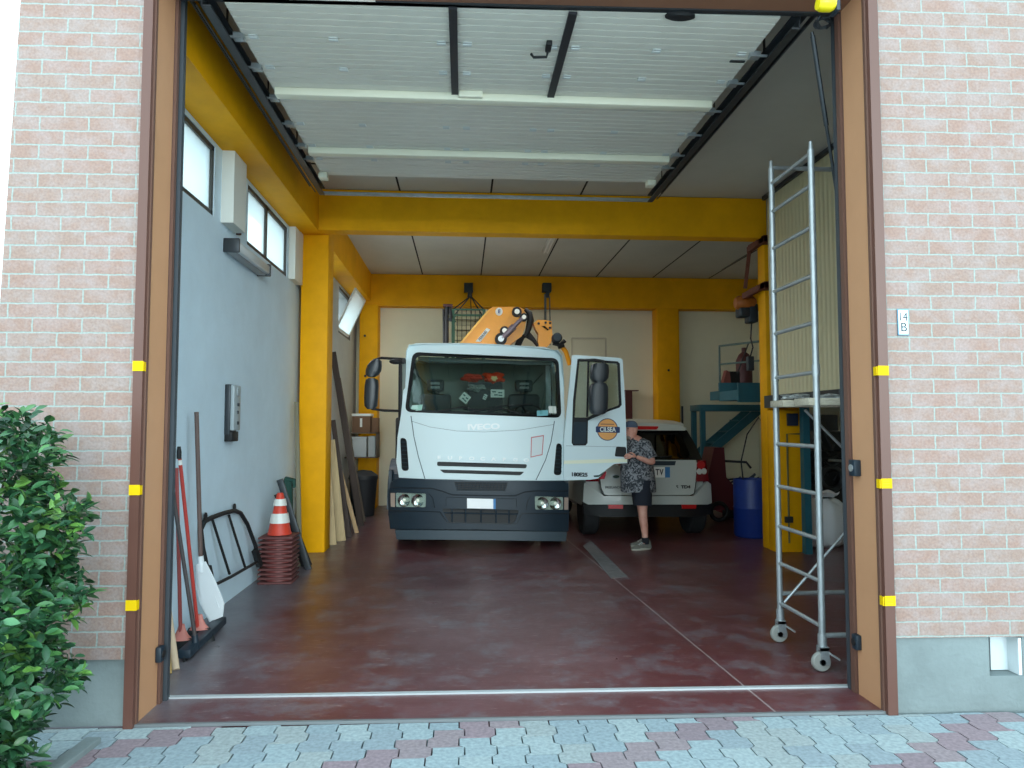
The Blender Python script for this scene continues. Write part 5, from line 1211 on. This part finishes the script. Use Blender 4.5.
# shelf with boxes at the rear left pillar
a, c_ = P(349, 434, 13.3), P(378, 457, 13.3)
sx0, sx1 = -2.16, P(377, 440, 13.3).x
zs = [P(360, y, 13.3).z for y in (432.5, 457)]
t = thing('wall_shelf', 'small grey wall shelf holding cardboard boxes by the rear left pillar', 'shelf', (-1.9, 13.5, zs[1]-.02))
for z in zs: part('shelf_board', B().box(sx0, sx1, 13.3, 13.75, z-.02, z), M_WOOD2, t)
part('side_panel', B().box(sx1-.02, sx1, 13.3, 13.75, zs[1]-.02, zs[0]), M_WOOD2, t)
z = zs[0]; xa, xb = P(352, 420, 13.3).x, P(370, 420, 13.3).x
t = thing('cardboard_box', 'brown cardboard box on the top of the wall shelf', 'box', ((xa+xb)/2, 13.5, z))
part('carton', B().box(xa, xb, 13.32, 13.7, z, z+.30, .004), M_CARD, t); part('lid', B().box(xa-.01, xb+.015, 13.31, 13.71, z+.30, z+.345, .004), M_PAPER, t, 'whitish lid'); part('box_tape', B().box((xa+xb)/2-.02, (xa+xb)/2+.02, 13.312, 13.32, z+.1, z+.26), M_PAPER, t)
t = thing('cardboard_box', 'narrow brown carton at the right end of the wall shelf top', 'box', (xb+.08, 13.5, z))
part('carton', B().box(xb+.02, sx1, 13.36, 13.7, z, z+.27, .004), M_CARD, t)
xa, xb = P(352, 445, 13.3).x, P(366, 445, 13.3).x
solo('white_crate', B().box(xa, xb, 13.33, 13.6, zs[1], zs[1]+.36, .01).box(xa-.01, xb+.01, 13.32, 13.61, zs[1]+.33, zs[1]+.37, .005), mat('pale_grey_plastic', (176, 180, 180), .6), 'pale grey plastic crate on the lower level of the wall shelf', 'crate')
solo('white_crate', B().box(xb+.03, sx1-.04, 13.36, 13.6, zs[1], zs[1]+.38, .01), mat('pale_grey_plastic', (176, 180, 180), .6), 'narrow pale carton beside the grey crate on the lower shelf level', 'crate')

# ================================================================== SCAFFOLD TOWER
SX = 2.415
t = thing('scaffold_tower', 'galvanised scaffold tower on castors inside the right of the doorway', 'scaffold', (SX+.7, 5.05, 0))
yN, yFr = 4.74, 5.38
for nm, y, x, zt in (('near', yN, SX, 3.56), ('far', yFr, SX, 3.66)):
    part('upright', B().tube([(x, y, .14), (x, y, zt)], .0225, 12).tube([(x, y, zt), (x, y, zt+.06)], [.016, .012], 10).tube([(x, y, 1.98), (x, y, 2.06)], .027, 12), M_STEEL, t)
    part('upright', B().tube([(x+1.5, y, .14), (x+1.5, y, zt)], .0225, 12), M_STEEL, t)
zr = [.33, .66, .97, 1.29, 1.60, 2.10, 2.40, 2.70, 3.0, 3.3, 3.48]
rz_ = [P(776, y, yFr).z for y in (184, 212, 249, 292, 334, 378, 444, 486, 526, 563, 603)]
for z in rz_:
    part('rung', B().tube([(SX, yN, z), (SX, yFr, z)], .015, 10), M_STEEL, t); part('rung', B().tube([(SX+1.5, yN, z), (SX+1.5, yFr, z)], .015, 10), M_STEEL, t)
part('guard_rail', B().tube([(SX, yFr, P(775, 168, yFr).z), (SX+1.5, yFr, P(775, 168, yFr).z)], .018, 10), M_STEEL, t)
part('guard_rail', B().tube([(SX, yFr+.0, .36), (SX+1.5, yFr, .36)], .018, 10), M_STEEL, t)
part('guard_rail', B().tube([(SX, yN, .14+.09), (SX+1.5, yN, .23)], .018, 10), M_STEEL, t)
part('diagonal_brace', B().tube([(SX+.02, yFr-.03, .30), (SX+1.5, yFr-.03, 1.9)], .011, 8).tube([(SX, yFr+.03, 1.98), (SX+1.5, yFr+.03, .9)], .011, 8) if False else B().tube([(SX+.02, yFr-.03, .30), (SX+.7, yFr-.03, 1.02), (SX+1.5, yFr-.03, 1.9)], .011, 8), M_STEEL, t)
part('diagonal_brace', B().tube([P(805, 410, yFr), P(850, 455, yFr)], .011, 8), M_STEEL, t)
for x in (SX, SX+1.5):
    for y in (yN, yFr):
        g = y == yN
        w = part('castor', B().lathe([(.02, -.02), (.058, -.02), (.065, -.01), (.065, .01), (.058, .02), (.02, .02)], (x-.02, y-.015, .065), 'y', 20), mat('castor_grey', (150, 150, 144), .5), t)
        part('castor_hub', B().tube([(x-.02, y-.045, .065), (x-.02, y+.02, .065)], .02, 12), M_STEEL2, w)
        part('castor_fork', B().box(x-.035, x+.025, y-.045, y-.038, .05, .16).box(x-.035, x+.025, y+.01, y+.017, .05, .16).box(x-.035, x+.025, y-.045, y+.017, .14, .165).tube([(x, y, .15), (x, y, .24)], .03, 12).bar((x+.02, y-.03, .13), (x+.09, y-.05, .085), .03, .01), M_STEEL, t)
zp = P(770, 408, yN-.05).z
bp_ = B().bar((SX-.06, yN+.10, zp+.045), (SX+1.6, yN+.10, zp+.045), .22, .05, bev=.004); solo('scaffold_plank', bp_, mat('splashed_plank', (188, 178, 158), .85, var=.35, vscale=9, stretch=(2, 8, 8)), 'pale paint-splashed plank on the scaffold, nearer one', 'plank')
bp_ = B().bar((SX-.05, yFr-.12, zp+.045), (SX+1.6, yFr-.12, zp+.045), .22, .05, bev=.004); solo('scaffold_plank', bp_, MATS['splashed_plank'], 'pale paint-splashed plank on the scaffold, farther one', 'plank')
rnd = random.Random(5)
for k in range(3):
    c = V((SX+.12+.26*k, 5.28-.04*k, zp+.095))
    rag('plastic_sheet', c, (.10, .07, .026), mat('crumpled_foil', (176, 178, 176), .35, .2, var=.4, vscale=30), ('crumpled pale plastic sheet lying on the scaffold plank, %s' % ('leftmost heap', 'middle heap', 'rightmost heap')[k]), 'sheet', 20+k, 'crumpled sheets on the scaffold')

# ================================================================== RIGHT: CHAIN HOIST, CABINET, POST, BAG, STORAGE
# swivel hoist arm clamped on the pillar
px0 = xr0
t = thing('hoist_arm', 'rusty swivel hoist clamped near the top of the right pillar', 'hoist', (px0, 9.2, 2.9))
RUST = mat('rusty_steel', (112, 56, 34), .7, var=.4, vscale=14)
for z in (P(760, 240, 9.2).z, P(760, 286, 9.2).z): part('clamp', B().box(px0-.06, px0+.20, 9.12, 9.27, z-.05, z+.05, .006).box(px0-.06, px0-.01, 9.12, 9.65, z-.04, z+.04), RUST, t)
a, c_ = P(751, 246, 9.5), P(740, 290, 10.2)
part('arm', B().bar((px0-.04, 9.3, a.z), (px0-.06, 9.62, a.z-.03), .06, .08).bar((px0-.04, 9.3, P(760, 286, 9.2).z), (px0-.14, 9.62, P(760, 291, 9.2).z), .06, .08).bar((px0-.06, 9.6, a.z-.05), (px0-.12, 9.62, P(748, 288, 9.6).z), .05, .05), RUST, t)
part('stay', B().tube([P(722, 270, 12.5), P(748, 254, 10.0)], .012, 8), M_STEEL2, t)
c = P(745, 303, 9.7); part('motor', B().lathe([(0, -.14), (.07, -.14), (.10, -.10), (.10, .10), (.07, .14), (0, .14)], tuple(c), 'x', 24), mat('motor_orange', (170, 96, 30), .5, var=.3), t)
part('gear_case', B().box(c.x-.10, c.x+.05, 9.62, 9.82, c.z-.20, c.z-.07, .02).box(c.x+.03, c.x+.16, 9.62, 9.82, c.z-.28, c.z-.02, .02), M_PLAST, t)
c2 = P(750, 330, 9.9); part('control_cable', B().tube([(c.x+.10, 9.72, c.z-.25), (c.x+.08, 9.72, c.z-.5), (c.x+.11, 9.72, c.z-.62), (c.x+.07, 9.72, c.z-.75)], .010, 6), M_BLACK, t)
# control pendant
part('pendant', B().box(c.x+.02, c.x+.11, 9.68, 9.76, c.z-.95, c.z-.75, .01), M_PLAST, t)
# yellow cabinet in front of the lower pillar
xa, xb = P(776, 480, 9.0).x, P(803, 480, 9.0).x; zt = P(790, 410, 9.0).z
t = thing('electric_cabinet', 'yellow metal cabinet with conduit, standing against the right pillar behind the scaffold', 'cabinet', ((xa+xb)/2, 9.1, 0))
part('carcass', B().box(xa, xb, 9.05, 9.245, 0, zt, .01), M_YEL, t)
x = P(789, 480, 9.0).x
part('conduit', B().tube([(xb-.0, 9.03, P(790, 434, 9).z), (x, 9.03, P(790, 434, 9).z), (x, 9.03, .12)], .012, 8), mat('conduit_grey', (110, 100, 60), .6), t)
part('socket_box', B().box(x-.05, x+.05, 9.01, 9.05, .38, .46, .004), M_STEEL2, t)
z = P(785, 418, 9).z; part('switch_box', B().box(P(779, 1, 9).x, P(789, 1, 9).x, 9.0, 9.05, z-.10, z+.06, .008), mat('switch_navy', (34, 42, 62), .5), t)
xa, xb = P(804.5, 480, 8.9).x, P(811, 480, 8.9).x
struct('storage_post', B().box(xa, xb, 8.9, 9.0, 0, 1.88), M_TEAL)
# white sack
c = V((4.86, 9.25, 0)); rings = []
rnd = random.Random(2)
c = G(831, 548, 0); c.y += .2
for z, r in ((0, .20), (.05, .27), (.2, .30), (.4, .31), (.52, .28), (.60, .20), (.64, .12), (.66, .13), (.72, .22), (.70, .20), (.66, .05)):
    rings.append([(c.x+r*1.05*math.cos(a)*(1+.04*math.sin(3*a+z*6)+.02*math.sin(9*a+5*z)), c.y+r*.85*math.sin(a)*(1+.05*math.sin(4*a+2)+.02*math.sin(11*a)), z+.02*math.sin(5*a+z*5)*(z > .3)) for a in [2*PI*k/48 for k in range(48)]])
t = thing('white_sack', 'big white plastic sack tied at the top, by the storage recess', 'sack', (c.x, c.y, 0))
part('sack_body', B().loft(rings), mat('white_sack_plastic', (240, 242, 244), .45, bump=.7, bscale=9), t, ang=70)
part('tie', B().lathe([(.125, .645), (.14, .655), (.125, .665)], (c.x, c.y, 0), 'z', 20), M_STEEL2, t)
# machinery in the storage recess
def tyre_at(cx, cy, cz, R, ax): return B().tube([V((cx, cy, cz))+(V((math.cos(a), 0, math.sin(a))) if ax == 'y' else V((0, math.cos(a), math.sin(a))))*R for a in [2*PI*k/28 for k in range(28)]], R*.26, 10, closed=True)
c = P(832, 462, 10.3)
t = thing('old_machine', 'dark machine with pipes standing in the storage recess behind the sack', 'machine', (c.x, 10.7, 0))
part('machine_body', B().box(c.x-.35, c.x+.6, 10.3, 10.8, .0, 1.25, .04).box(c.x-.2, c.x+.5, 10.3, 10.7, 1.25, 1.55, .05), mat('machine_dark', (40, 44, 46), .5, var=.3), t)
b = B(); rnd = random.Random(8)
for k in range(16):
    x, z = c.x-.35+rnd.random()*.9, .7+rnd.random()*.7; b.tube([(x, 10.28, z), (x+rnd.uniform(-.2, .2), 10.22, z+rnd.uniform(-.1, .15)), (x+rnd.uniform(-.3, .3), 10.25, z+rnd.uniform(-.2, .2))], .018, 7)
part('pipework', b, M_STEEL2, t)
b = B().tube([(c.x-.1, 10.22, 1.12), (c.x+.6, 10.22, 1.08)], .02, 8); part('handle_bar', b, M_STEEL, t)
part('flywheel', tyre_at(c.x-.05, 10.24, .85, .16, 'y'), M_STEEL2, t)
# small dark box on the shelf of the recess
p = P(820, 440, 12.0); solo('metal_cabinet', B().box(5.2, 5.9, 10.9, 11.1, 0, 1.8, .02), mat('cabinet_dark', (54, 60, 66), .6), 'tall dark cabinet far back in the storage recess', 'cabinet')

# ================================================================== MEZZANINE PLATFORM, STAIR (rear right)
c = P(692, 409, 12.6)
t = thing('steel_platform', 'teal steel platform with guard rail in the rear right corner', 'platform', (5.0, 12.9, 0))
z0p = P(700, 405, 13.6).z
xL = P(690, 409, 13.95).x
z1p = z0p+.34; xg = P(713, 400, 12.3).x
part('deck', B().box(xL, XR-.1, 13.3, 13.95, z0p-.12, z0p, .005), M_TEAL, t)
part('upper_deck', B().box(xg, XR-.1, 12.0, 12.45, z0p+.05, z1p-.14).box(xg, XR-.1, 11.98, 12.03, z0p+.03, z1p-.0, .005), M_TEAL, t)
for x, y in ((xL+.05, 13.36), (xL+.05, 13.88), (XR-.25, 12.45)): part('leg', B().box(x-.045, x+.045, y-.045, y+.045, 0, z0p-.1), M_TEAL, t)
gz = P(719, 346, 12.0).z; x2 = P(746, 340, 11.4).x
b = B().tube([(xg+.02, 12.0, z1p-.1), (xg+.02, 12.0, gz), (xg+.02+.62, 11.2, gz+.02)], .02, 8).tube([(xg+.02, 12.0, (gz+z1p)/2), (xg+.64, 11.2, (gz+z1p)/2+.02)], .016, 8).tube([(xg+.64, 11.2, z1p-.3), (xg+.64, 11.2, gz+.02)], .03, 8).tube([(xg+.66, 11.2, gz), (xg+1.3, 11.2, gz+.02)], .02, 8)
part('guard_rail', b, mat('dull_teal_rail', (86, 108, 104), .5), t)
part('deck_wing', B().box(xg, XR-.3, 11.18, 11.98, z1p-.32, z1p-.16).box(xg-.005, XR-.3, 11.12, 11.17, z1p-.36, z1p-.05), M_TEAL, t)
s0, s1_ = P(704, 455, 14.1), P(756, 409, 14.1)
st = part('stair', B().bar((s0.x-.12, 14.06, s0.z-.12), (s1_.x+.05, 14.06, s1_.z-.02), .04, .16).bar((s0.x-.12, 14.62, s0.z-.12), (s1_.x+.05, 14.62, s1_.z-.02), .04, .16).bar((s0.x-1.05, 14.06, .08), (s0.x-.1, 14.06, s0.z-.1), .04, .16).bar((s0.x-1.05, 14.62, .08), (s0.x-.1, 14.62, s0.z-.1), .04, .16), M_TEAL, t)
n_ = 9
for k in range(n_):
    f_ = k/(n_-1); x = (s0.x-.95)+(s1_.x-(s0.x-.95))*f_; z = .12+(s1_.z-.12)*f_; part('tread', B().box(x-.11, x+.11, 14.08, 14.60, z-.015, z+.015), M_TEAL, t)
# welding machine on the platform
a = P(731, 385, 12.3)
t = thing('red_machine', 'faded red machine with a black hopper on the teal platform', 'machine', (a.x, 12.4, z1p-.14))
w_ = 12.3/FPX; zb = z1p-.14
def qx(px): return P(px, 385, 12.3).x
part('side_plate', B().prism([(qx(723), 12.3, zb), (qx(732), 12.3, zb), (qx(730), 12.3, zb+.35), (qx(727), 12.3, zb+.38), (qx(724), 12.3, zb+.20)], (0, .14, 0)), mat('faded_red_paint', (134, 74, 66), .6), t)
part('side_plate', B().prism([(qx(741), 12.3, zb), (qx(748), 12.3, zb), (qx(747), 12.3, zb+.36), (qx(743), 12.3, zb+.36)], (0, .14, 0)), mat('faded_red_paint', (134, 74, 66), .6), t)
part('hopper', B().prism([(qx(733), 12.32, zb), (qx(740.5), 12.32, zb), (qx(743), 12.32, zb+.36), (qx(729), 12.32, zb+.36)], (0, .10, 0)), M_BLACK, t)
part('lever', B().tube([(qx(737), 12.3, zb+.3), (qx(745), 12.1, zb+.85)], .012, 8), M_BLACK, t)
a = P(757, 375, 11.8); solo('gas_cylinder', B().lathe([(.13, 0), (.14, .03), (.14, .55), (.09, .66), (.04, .70), (.04, .78), (0, .78)], (a.x+.02, 12.4, z1p-.13), 'z', 20), mat('dark_red_cylinder', (84, 42, 42), .5), 'dark red gas cylinder on the teal platform beside the yellow pillar', 'cylinder')
# blue drum, red box, hose, wheelbarrow things under the platform
a = G(758, 538, 0); a.x -= .22; a.y -= .12
t = thing('blue_drum', 'tall blue plastic drum standing left of the right yellow pillar', 'drum', (a.x+.22, a.y+.3, 0))
part('drum_body', B().lathe([(.25, 0), (.27, .03), (.27, .4), (.28, .42), (.27, .44), (.27, .80), (.26, .84), (.25, .84), (.25, .75), (0, .75)], (a.x+.22, a.y+.3, 0), 'z', 28), M_BLUE, t)
b = B().tube([(a.x+.05, a.y+.2, .8), (a.x+.02, a.y+.2, 1.1), (a.x+.12, a.y+.2, 1.5), (a.x+.3, a.y+.2, 1.75), (a.x+.38, a.y+.2, 1.6)], .010, 6)
solo('coiled_cable', b, M_BLACK, 'thin black cable looping up out of the blue drum', 'cable')
a = G(738, 516, 0); X_ = a.x; z_ = .52
t = thing('red_compressor', 'small red box-shaped compressor with a pale label, under the stair', 'compressor', (X_, a.y+.2, 0))
part('casing', B().box(X_-.27, X_+.22, a.y, a.y+.45, .04, z_, .03), mat('dark_red_paint', (138, 22, 38), .5), t); part('label_plate', B().box(X_-.13, X_+.08, a.y-.006, a.y+.002, .20, .40), M_PAPER, t)
part('nozzle', B().tube([(X_-.15, a.y+.1, z_), (X_-.15, a.y+.1, z_+.12), (X_+.15, a.y+.1, z_+.15), (X_+.2, a.y+.1, z_)], .018, 8), M_PLAST, t)
a = G(719, 520, 0)
t = thing('red_trolley', 'dark red wheeled trolley behind the off-road car, under the stair', 'trolley', (a.x, 12.0, 0))
part('tray', B().prism([(a.x-.35, 11.9, .45), (a.x-.15, 11.9, 1.25), (a.x+.02, 11.9, 1.25), (a.x+.05, 11.9, .75), (a.x+.38, 11.9, .38), (a.x+.3, 11.9, .2), (a.x-.3, 11.9, .2)], (0, .5, 0)), mat('deep_red_paint', (84, 16, 24), .5), t)
part('wheel', tyre_at(a.x-.1, 11.86, .18, .14, 'y'), M_BLACK, t); part('handle', B().tube([(a.x+.05, 11.95, 1.02), (a.x+.42, 11.95, 1.0), (a.x+.5, 11.95, .9)], .02, 8), M_STEEL2, t)
b = B(); rnd = random.Random(4)
cc = P(736, 482, 12.4)
for k in range(10): x, z = cc.x+rnd.uniform(-.15, .35), cc.z+rnd.uniform(-.12, .12); b.tube([(x, 12.4, z), (x+rnd.uniform(-.1, .1), 12.35, z+.06), (x+rnd.uniform(-.12, .12), 12.4, z-.05)], .022, 7)
b.box(cc.x-.2, cc.x+.4, 12.4, 12.55, .0, cc.z-.1)
solo('vice_bench', b, M_PLAST, 'dark clutter of fittings on a narrow stand beside the blue drum', 'bench')
# tall thin red-brown post behind the man
a = P(629, 400, 14.5); solo('red_post', B().box(a.x-.07, a.x+.07, 14.5, 14.64, 0, P(629, 391, 14.5).z).box(a.x-.1, a.x+.2, 14.48, 14.66, P(629, 391, 14.5).z, P(629, 391, 14.5).z+.02), mat('maroon_post', (86, 40, 38), .6), 'dark maroon upright post in front of the rear wall, behind the person', 'post')
a = P(684, 406, 14.5); solo('wall_pipe', B().tube([(a.x, 14.62, .0), (a.x, 14.62, a.z)], .02, 8), M_STEEL2, 'thin dark pipe standing against the rear wall right of its yellow pillar', 'pipe')

# ================================================================== HEDGE
def hedge():
    rnd = random.Random(12); cols = [(58, 104, 62), (74, 122, 66), (44, 86, 56), (66, 112, 72), (38, 76, 50), (104, 150, 70)]
    vs, fs, fc = [], [], []
    def leaf(c, d, n, L_, W_, col):
        d = d.normalized(); s = d.cross(n).normalized(); n2 = s.cross(d)
        k = len(vs); pr = [(0, .0), (.25, .75), (.55, 1), (.82, .62), (1, 0)]
        for t, w in pr:
            droop = -n2*(t*t*.22*L_)
            vs.extend([tuple(c+d*(L_*t)+droop+s*(W_*.5*w)+n2*(W_*.16*w)), tuple(c+d*(L_*t)+droop), tuple(c+d*(L_*t)+droop-s*(W_*.5*w)+n2*(W_*.16*w))])
        for i in range(4):
            a = k+3*i; fs.append((a, a+1, a+4, a+3)); fs.append((a+1, a+2, a+5, a+4)); fc.extend([col, col])
    prof = [(0, 60), (.0, 62), (60, 0)]
    def xright(z):       # right-hand outline of the hedge (metres) by height
        pts = [(-.1, -2.10), (.2, -1.98), (.45, -1.86), (.9, -1.80), (1.2, -1.82), (1.45, -1.90), (1.62, -2.02), (1.70, -2.2), (1.76, -2.5)]
        for (a, x0), (c, x1) in zip(pts, pts[1:]):
            if z <= c: return x0+(x1-x0)*(z-a)/(c-a)
        return -2.6
    def pt():
        z = rnd.uniform(.02, 1.69); xr = xright(z)+.05*math.sin(z*17)+.03*math.sin(z*31); r = rnd.random()
        cx0 = -2.72; hw = xr-cx0
        if hw < .05: hw = .05
        a = rnd.uniform(-PI*.75, PI*.28); k = 1 - .32*rnd.random()**1.5
        return V((cx0+hw*math.cos(a)*k, 3.42+.48*math.sin(a)*k, z)), V((math.cos(a), math.sin(a), .15+.5*(z-.9)))
    for _ in range(2100):
        c, o = pt(); o.normalize(); ax = (o+V((rnd.uniform(-.7, .7), rnd.uniform(-.7, .7), rnd.uniform(-.2, .9)))).normalized()
        top = rnd.random() < .25; young = rnd.random() < .10
        for k in range(rnd.randint(4, 7)):
            d = (ax*.6+V((rnd.uniform(-1, 1), rnd.uniform(-1, 1), rnd.uniform(-.6, .8)))).normalized()
            n = (o*.6+V((0, 0, .8))+V((rnd.uniform(-.5, .5), rnd.uniform(-.5, .5), rnd.uniform(-.4, .4)))).normalized()
            if abs(d.dot(n)) > .93: continue
            col = rnd.choice(cols[:5]) if not young else cols[5]
            j = rnd.uniform(.8, 1.2); leaf(c+ax*(.014*k), d, n, rnd.uniform(.048, .085), rnd.uniform(.024, .037), lin(tuple(min(255, v*j) for v in col)))
    # sparse tall shoots at the top
    for k in range(12):
        c = V((rnd.uniform(-2.6, -2.03), rnd.uniform(3.1, 3.7), rnd.uniform(1.50, 1.64)))
        for q in range(7):
            d = V((rnd.uniform(-1, 1), rnd.uniform(-1, 1), rnd.uniform(.3, 1.3))); leaf(c+V((0, 0, .02*q)), d, V((rnd.uniform(-.6, .6), -.6, .6)).normalized(), .085, .034, lin((92, 142, 66)))
    me = bpy.data.meshes.new('foliage'); t = thing('laurel_hedge', 'dense glossy green laurel hedge left of the doorway', 'hedge', (-2.6, 3.4, 0))
    me.from_pydata([tuple(V(v)-V((-2.6, 3.4, 0))) for v in vs], [], fs); ca = me.color_attributes.new('tint', 'FLOAT_COLOR', 'CORNER'); i = 0
    for p, c in zip(me.polygons, fc):
        p.use_smooth = True
        for _ in range(p.loop_total): ca.data[i].color = c; i += 1
    m = m_attr('laurel_leaf', .38, nscale=20, bump=0); me.materials.append(m)
    o = bpy.data.objects.new('foliage', me); COL.objects.link(o); o.parent = t
    b = B()
    for k in range(46):
        x, y = rnd.uniform(-3.0, -2.3), rnd.uniform(3.15, 3.7); a, d_ = V((x*.4-2.65*.6, 3.4+(y-3.4)*.4, 0)), V((x+rnd.uniform(-.1, .38), y, rnd.uniform(.7, 1.5)))
        b.tube([a, a.lerp(d_, .5)+V((rnd.uniform(-.06, .06), rnd.uniform(-.06, .06), 0)), d_], [.014, .010, .004], 6)
    part('stem', b, mat('twig_brown', (84, 72, 62), .9), t)
    for q, (px, py) in enumerate(((92, 570), (110-2, 560))):
        pass
hedge()

# ================================================================== LIGHT, SKY, CAMERA
w = bpy.data.worlds.new('sky'); SC.world = w; w.use_nodes = True; nt = w.node_tree; N = nt.nodes.new; L = nt.links.new
bg = nt.nodes['Background']; tc = N('ShaderNodeTexCoord'); sp = N('ShaderNodeSeparateXYZ'); L(tc.outputs['Generated'], sp.inputs[0])
rp = N('ShaderNodeValToRGB'); e = rp.color_ramp.elements; e[0].position = 0; e[0].color = (.40, .44, .46, 1); e[1].position = 1; e[1].color = (.60, .86, 1.0, 1)
x_ = e.new(.02); x_.color = (.82, .96, 1.0, 1); x_ = e.new(.35); x_.color = (.70, .92, 1.0, 1)
L(sp.outputs[2], rp.inputs['Fac']); L(rp.outputs[0], bg.inputs['Color']); bg.inputs['Strength'].default_value = 2.1
sun = bpy.data.lights.new('sun', 'SUN'); sun.energy = 1.45; sun.angle = math.radians(28); sun.color = (.86, .98, 1)
so = bpy.data.objects.new('sun', sun); COL.objects.link(so)
d = V((-.20, 1, -.07)).normalized(); so.rotation_euler = d.to_track_quat('-Z', 'Y').to_euler()
for nm, y0, y1, z0, z1, pw in (('window_daylight', 10.2, 11.7, 3.25, 4.08, 28), ('window_daylight', 12.6, 13.95, 3.25, 4.08, 28)):
    al = bpy.data.lights.new(nm, 'AREA'); al.shape = 'RECTANGLE'; al.size = y1-y0-.1; al.size_y = z1-z0-.1; al.energy = pw; al.color = (.93, .97, 1)
    ao = bpy.data.objects.new(nm, al); COL.objects.link(ao); al.spread = math.radians(95); ao.location = (XL+.30, (y0+y1)/2, (z0+z1)/2); ao.rotation_euler = V((1, 0, -.95)).to_track_quat('-Z', 'Z').to_euler()
al = bpy.data.lights.new('rear_bay_fill', 'AREA'); al.shape = 'RECTANGLE'; al.size = .1; al.size_y = 1.2; al.energy = 14; al.color = (1, .97, .9)  # added fill lamp under the unlit batten, lifts the rear bay
ao = bpy.data.objects.new('rear_bay_fill', al); COL.objects.link(ao); ao.location = (P(547, 250, 12.0).x, 11.6, ZC-.085)
cam = bpy.data.cameras.new('camera'); co = bpy.data.objects.new('camera', cam); COL.objects.link(co); SC.camera = co
cam.sensor_fit = 'HORIZONTAL'; cam.sensor_width = 36; cam.lens = FPX/1024*36; cam.clip_start = .05
co.matrix_world = Matrix.Translation((0, 0, EYE)) @ Matrix((CR, CU, -CF)).transposed().to_4x4()
SC.view_settings.view_transform = 'Standard'; SC.view_settings.look = 'None'; SC.view_settings.gamma = 1; SC.view_settings.exposure = 0.6
SC.cycles.use_denoising = True; SC.cycles.max_bounces = 10; SC.cycles.diffuse_bounces = 6; SC.cycles.transparent_max_bounces = 16; SC.cycles.sample_clamp_indirect = 6
SC.render.film_transparent = False
